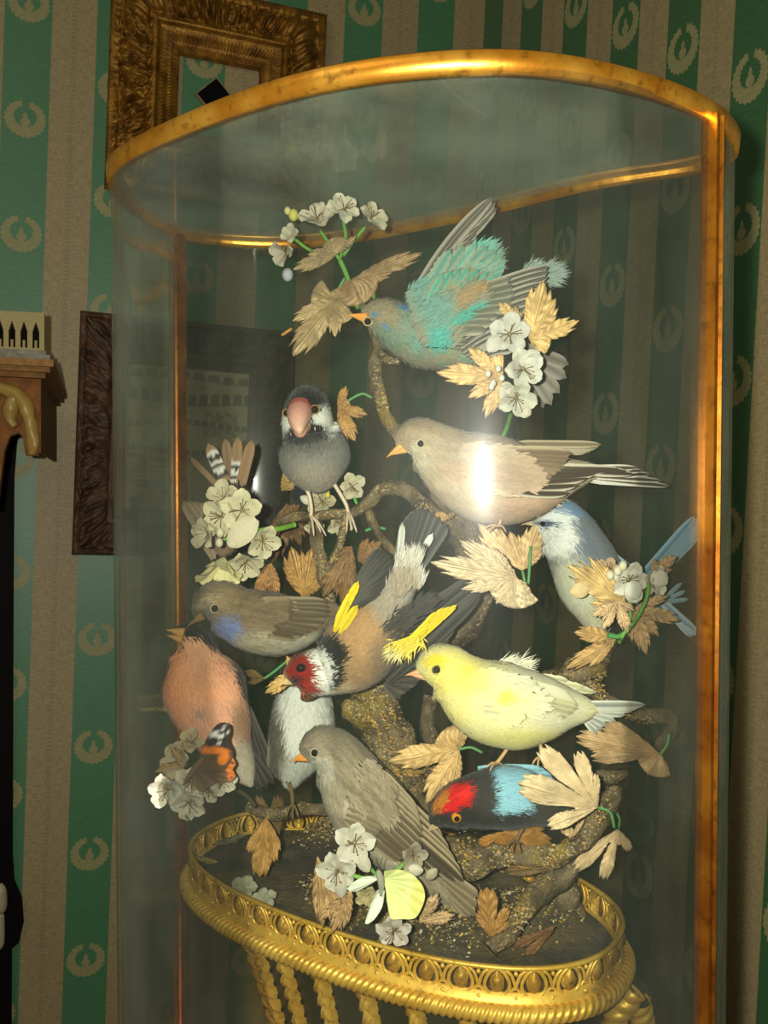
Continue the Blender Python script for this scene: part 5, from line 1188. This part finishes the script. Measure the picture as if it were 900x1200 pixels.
# spray 5, blue tit
s = thing('white_flower_spray', 'white flower cluster with cream leaves in front of blue tit', 'artificial flowers', P(725, 745, .475), 'white flower sprays in the glass case')
S5 = .474
flower(s, 736, 679, S5-.004, 24, .1, .1, 70, (214, 210, 192), cup=.5); flower(s, 762, 678, S5, 20, .5, .2, 20, (206, 198, 176), cup=.5); petal(s, (738, 682), (747, 702), 10, S5-.012, (220, 218, 204)); petal(s, (764, 672), (782, 684), 10, S5-.006, (206, 200, 180)); flower(s, 712, 667, S5+.002, 14, -.2, -.4, 0, (176, 150, 120), cup=.6)
for x, y in ((715, 674), (724, 669), (730, 663)): bud(s, x, y, 5, S5-.01, (214, 208, 176))
leaf(s, (736, 712), [(664, 660, .26), (690, 652, .2), (690, 706, .22)], D=S5-.002, col=(212, 180, 120), tilt=-.006, fold=.2, pleat=1.4)
leaf(s, (724, 704), [(694, 722, .3), (706, 738, .26), (736, 742, .3), (744, 716, .3)], D=S5-.012, col=(212, 182, 138), tilt=-.004, fold=.1, pleat=1.6)
leaf(s, (745, 712), [(797, 728, .24), (784, 698, .2), (757, 768, .26), (772, 746, .24), (740, 752, .24)], D=S5, col=(200, 164, 116), tilt=0, fold=.12, pleat=1.4)
leaf(s, (764, 668), [(794, 652, .3), (768, 655, .3), (788, 668, .3)], D=S5+.006, col=(196, 160, 118), teeth=5)
petal(s, (690, 690), (668, 694), 9, S5-.006, (214, 188, 140))
stem(s, [(726, 752, .49), (736, 738), (748, 722), (758, 700), (760, 684)], S5-.008, .0011, (100, 160, 60)); stem(s, [(728, 748), (738, 728), (738, 700)], S5-.006, .0011, (110, 166, 70)); stem(s, [(712, 744), (724, 746), (732, 742)], S5, .0014, (80, 160, 90))

# spray 6, lower left with red admiral
s = thing('white_flower_spray', 'pale flower bunch under the brown and orange butterfly', 'artificial flowers', P(240, 925, .475), 'white flower sprays in the glass case')
S6 = .487
flower(s, 199, 923, S6-.002, 24, -.2, .2, 15, (196, 190, 168), cup=.5); flower(s, 222, 938, S6-.004, 22, 0, .35, 40, (198, 192, 168), cup=.35); flower(s, 224, 915, S6, 20, .1, -.1, 0, (200, 188, 156), cup=.4); flower(s, 262, 914, S6, 17, .3, .4, 20, (200, 194, 172), cup=.4); flower(s, 246, 924, S6, 16, 0, .5, 0, (198, 192, 170), cup=.4)
flower(s, 212, 890, S6+.008, 22, -.4, -.3, 0, (176, 160, 124), cup=.7); flower(s, 226, 872, S6+.01, 16, -.1, -.6, 0, (186, 168, 126), cup=.7)
leaf(s, (218, 896), [(181, 904, .3), (186, 916, .26), (200, 876, .3)], D=S6+.004, col=(170, 140, 86), tilt=-.004, pleat=1.6)
stem(s, [(225, 915), (250, 912, .49), (285, 930, .53), (300, 945, .55)], S6+.004, .0013, (110, 96, 60)); stem(s, [(210, 945), (222, 962, .48)], S6, .0006, (100, 96, 70))

# spray 7, front of basket
s = thing('white_flower_spray', 'white flower spray in front of sparrow, holding yellow-green butterfly', 'artificial flowers', P(430, 1080, .455), 'white flower sprays in the glass case')
S7 = .452
flower(s, 415, 987, S7-.003, 27, .05, -.1, 80, (196, 190, 172), cup=.25); flower(s, 396, 1018, S7, 25, -.15, .1, 30, (190, 186, 168), cup=.35); flower(s, 462, 1088, S7-.004, 24, 0, .25, 15, (188, 180, 166), cup=.25); flower(s, 483, 1000, S7+.004, 17, .2, 0, 10, (150, 142, 120), cup=.8)
petal(s, (476, 1020), (496, 1020), 7, S7-.002, (196, 190, 168)); petal(s, (500, 1030), (512, 1018), 6, S7+.002, (170, 158, 130)); petal(s, (398, 1024), (400, 1052), 8, S7-.004, (180, 174, 156)); petal(s, (420, 1000), (432, 1022), 8, S7-.006, (188, 182, 160))
flower(s, 430, 1048, S7+.006, 16, 0, .3, 0, (170, 158, 110), stam=False)
leaf(s, (372, 1004), [(378, 1088, .17), (400, 1092, .2), (386, 1060, .2)], D=S7+.006, col=(178, 142, 92), tilt=-.002, fold=.3, pleat=1.4)
leaf(s, (412, 1042), [(388, 1094, .2), (402, 1088, .2), (372, 1080, .14)], D=S7+.003, col=(184, 148, 98), tilt=-.002, fold=.3, pleat=1.4)
leaf(s, (492, 1080), [(534, 1072, .28), (514, 1046, .3), (500, 1062, .3)], D=S7+.008, col=(184, 152, 108), teeth=7)
stem(s, [(400, 1022), (414, 1026), (432, 1030), (446, 1028)], S7, .0012, (120, 170, 70)); stem(s, [(466, 1018), (474, 1012), (480, 1006)], S7+.002, .0013, (110, 160, 70)); stem(s, [(446, 1030), (456, 1060), (462, 1086)], S7+.004); stem(s, [(415, 990), (432, 1015), (446, 1030)], S7+.003)
# loose fallen petals on the moss
for i, (x, y) in enumerate(((290, 1044), (310, 1054))):
    pass
th = thing('fallen_blossom', 'grey-green faded blossom lying on moss inside left rim of basket', 'flower', P(295, 1052, .52))
flower(th, 286, 1042, .525, 18, 0, -.85, 0, (150, 150, 120), stam=False, cup=.1); flower(th, 310, 1054, .515, 16, 0, -.85, 30, (150, 148, 122), stam=False, cup=.1)

# ---------- light: the camera's flash, left of the lens; faint room light ----------
fl_d = bpy.data.lights.new('flash', 'POINT'); fl_o = bpy.data.objects.new('flash', fl_d); COL.objects.link(fl_o)
fl_o.location = (-.026, -.01, CAMZ+.012); fl_d.energy = 27; fl_d.shadow_soft_size = .006; fl_d.color = (1, .965, .88)
rm_d = bpy.data.lights.new('room_light', 'AREA'); rm = bpy.data.objects.new('room_light', rm_d); COL.objects.link(rm)
rm.location = (-.9, -.6, CAMZ+1.3); rm_d.size = .8; rm_d.energy = 5; rm_d.color = (1, .9, .72)
d = Vector((.1, 1.2, CAMZ-.1))-rm.location; rm.rotation_euler = d.to_track_quat('-Z', 'Y').to_euler()
w = bpy.data.worlds.new('world'); scn.world = w; w.use_nodes = True; w.node_tree.nodes['Background'].inputs[0].default_value = (.9, .85, .7, 1); w.node_tree.nodes['Background'].inputs[1].default_value = .05
scn.view_settings.view_transform = 'Standard'; scn.view_settings.look = 'None'; scn.view_settings.exposure = 0; scn.view_settings.gamma = 1; scn.view_settings.use_curve_mapping = False
scn.cycles.transparent_max_bounces = 24; scn.cycles.use_denoising = True
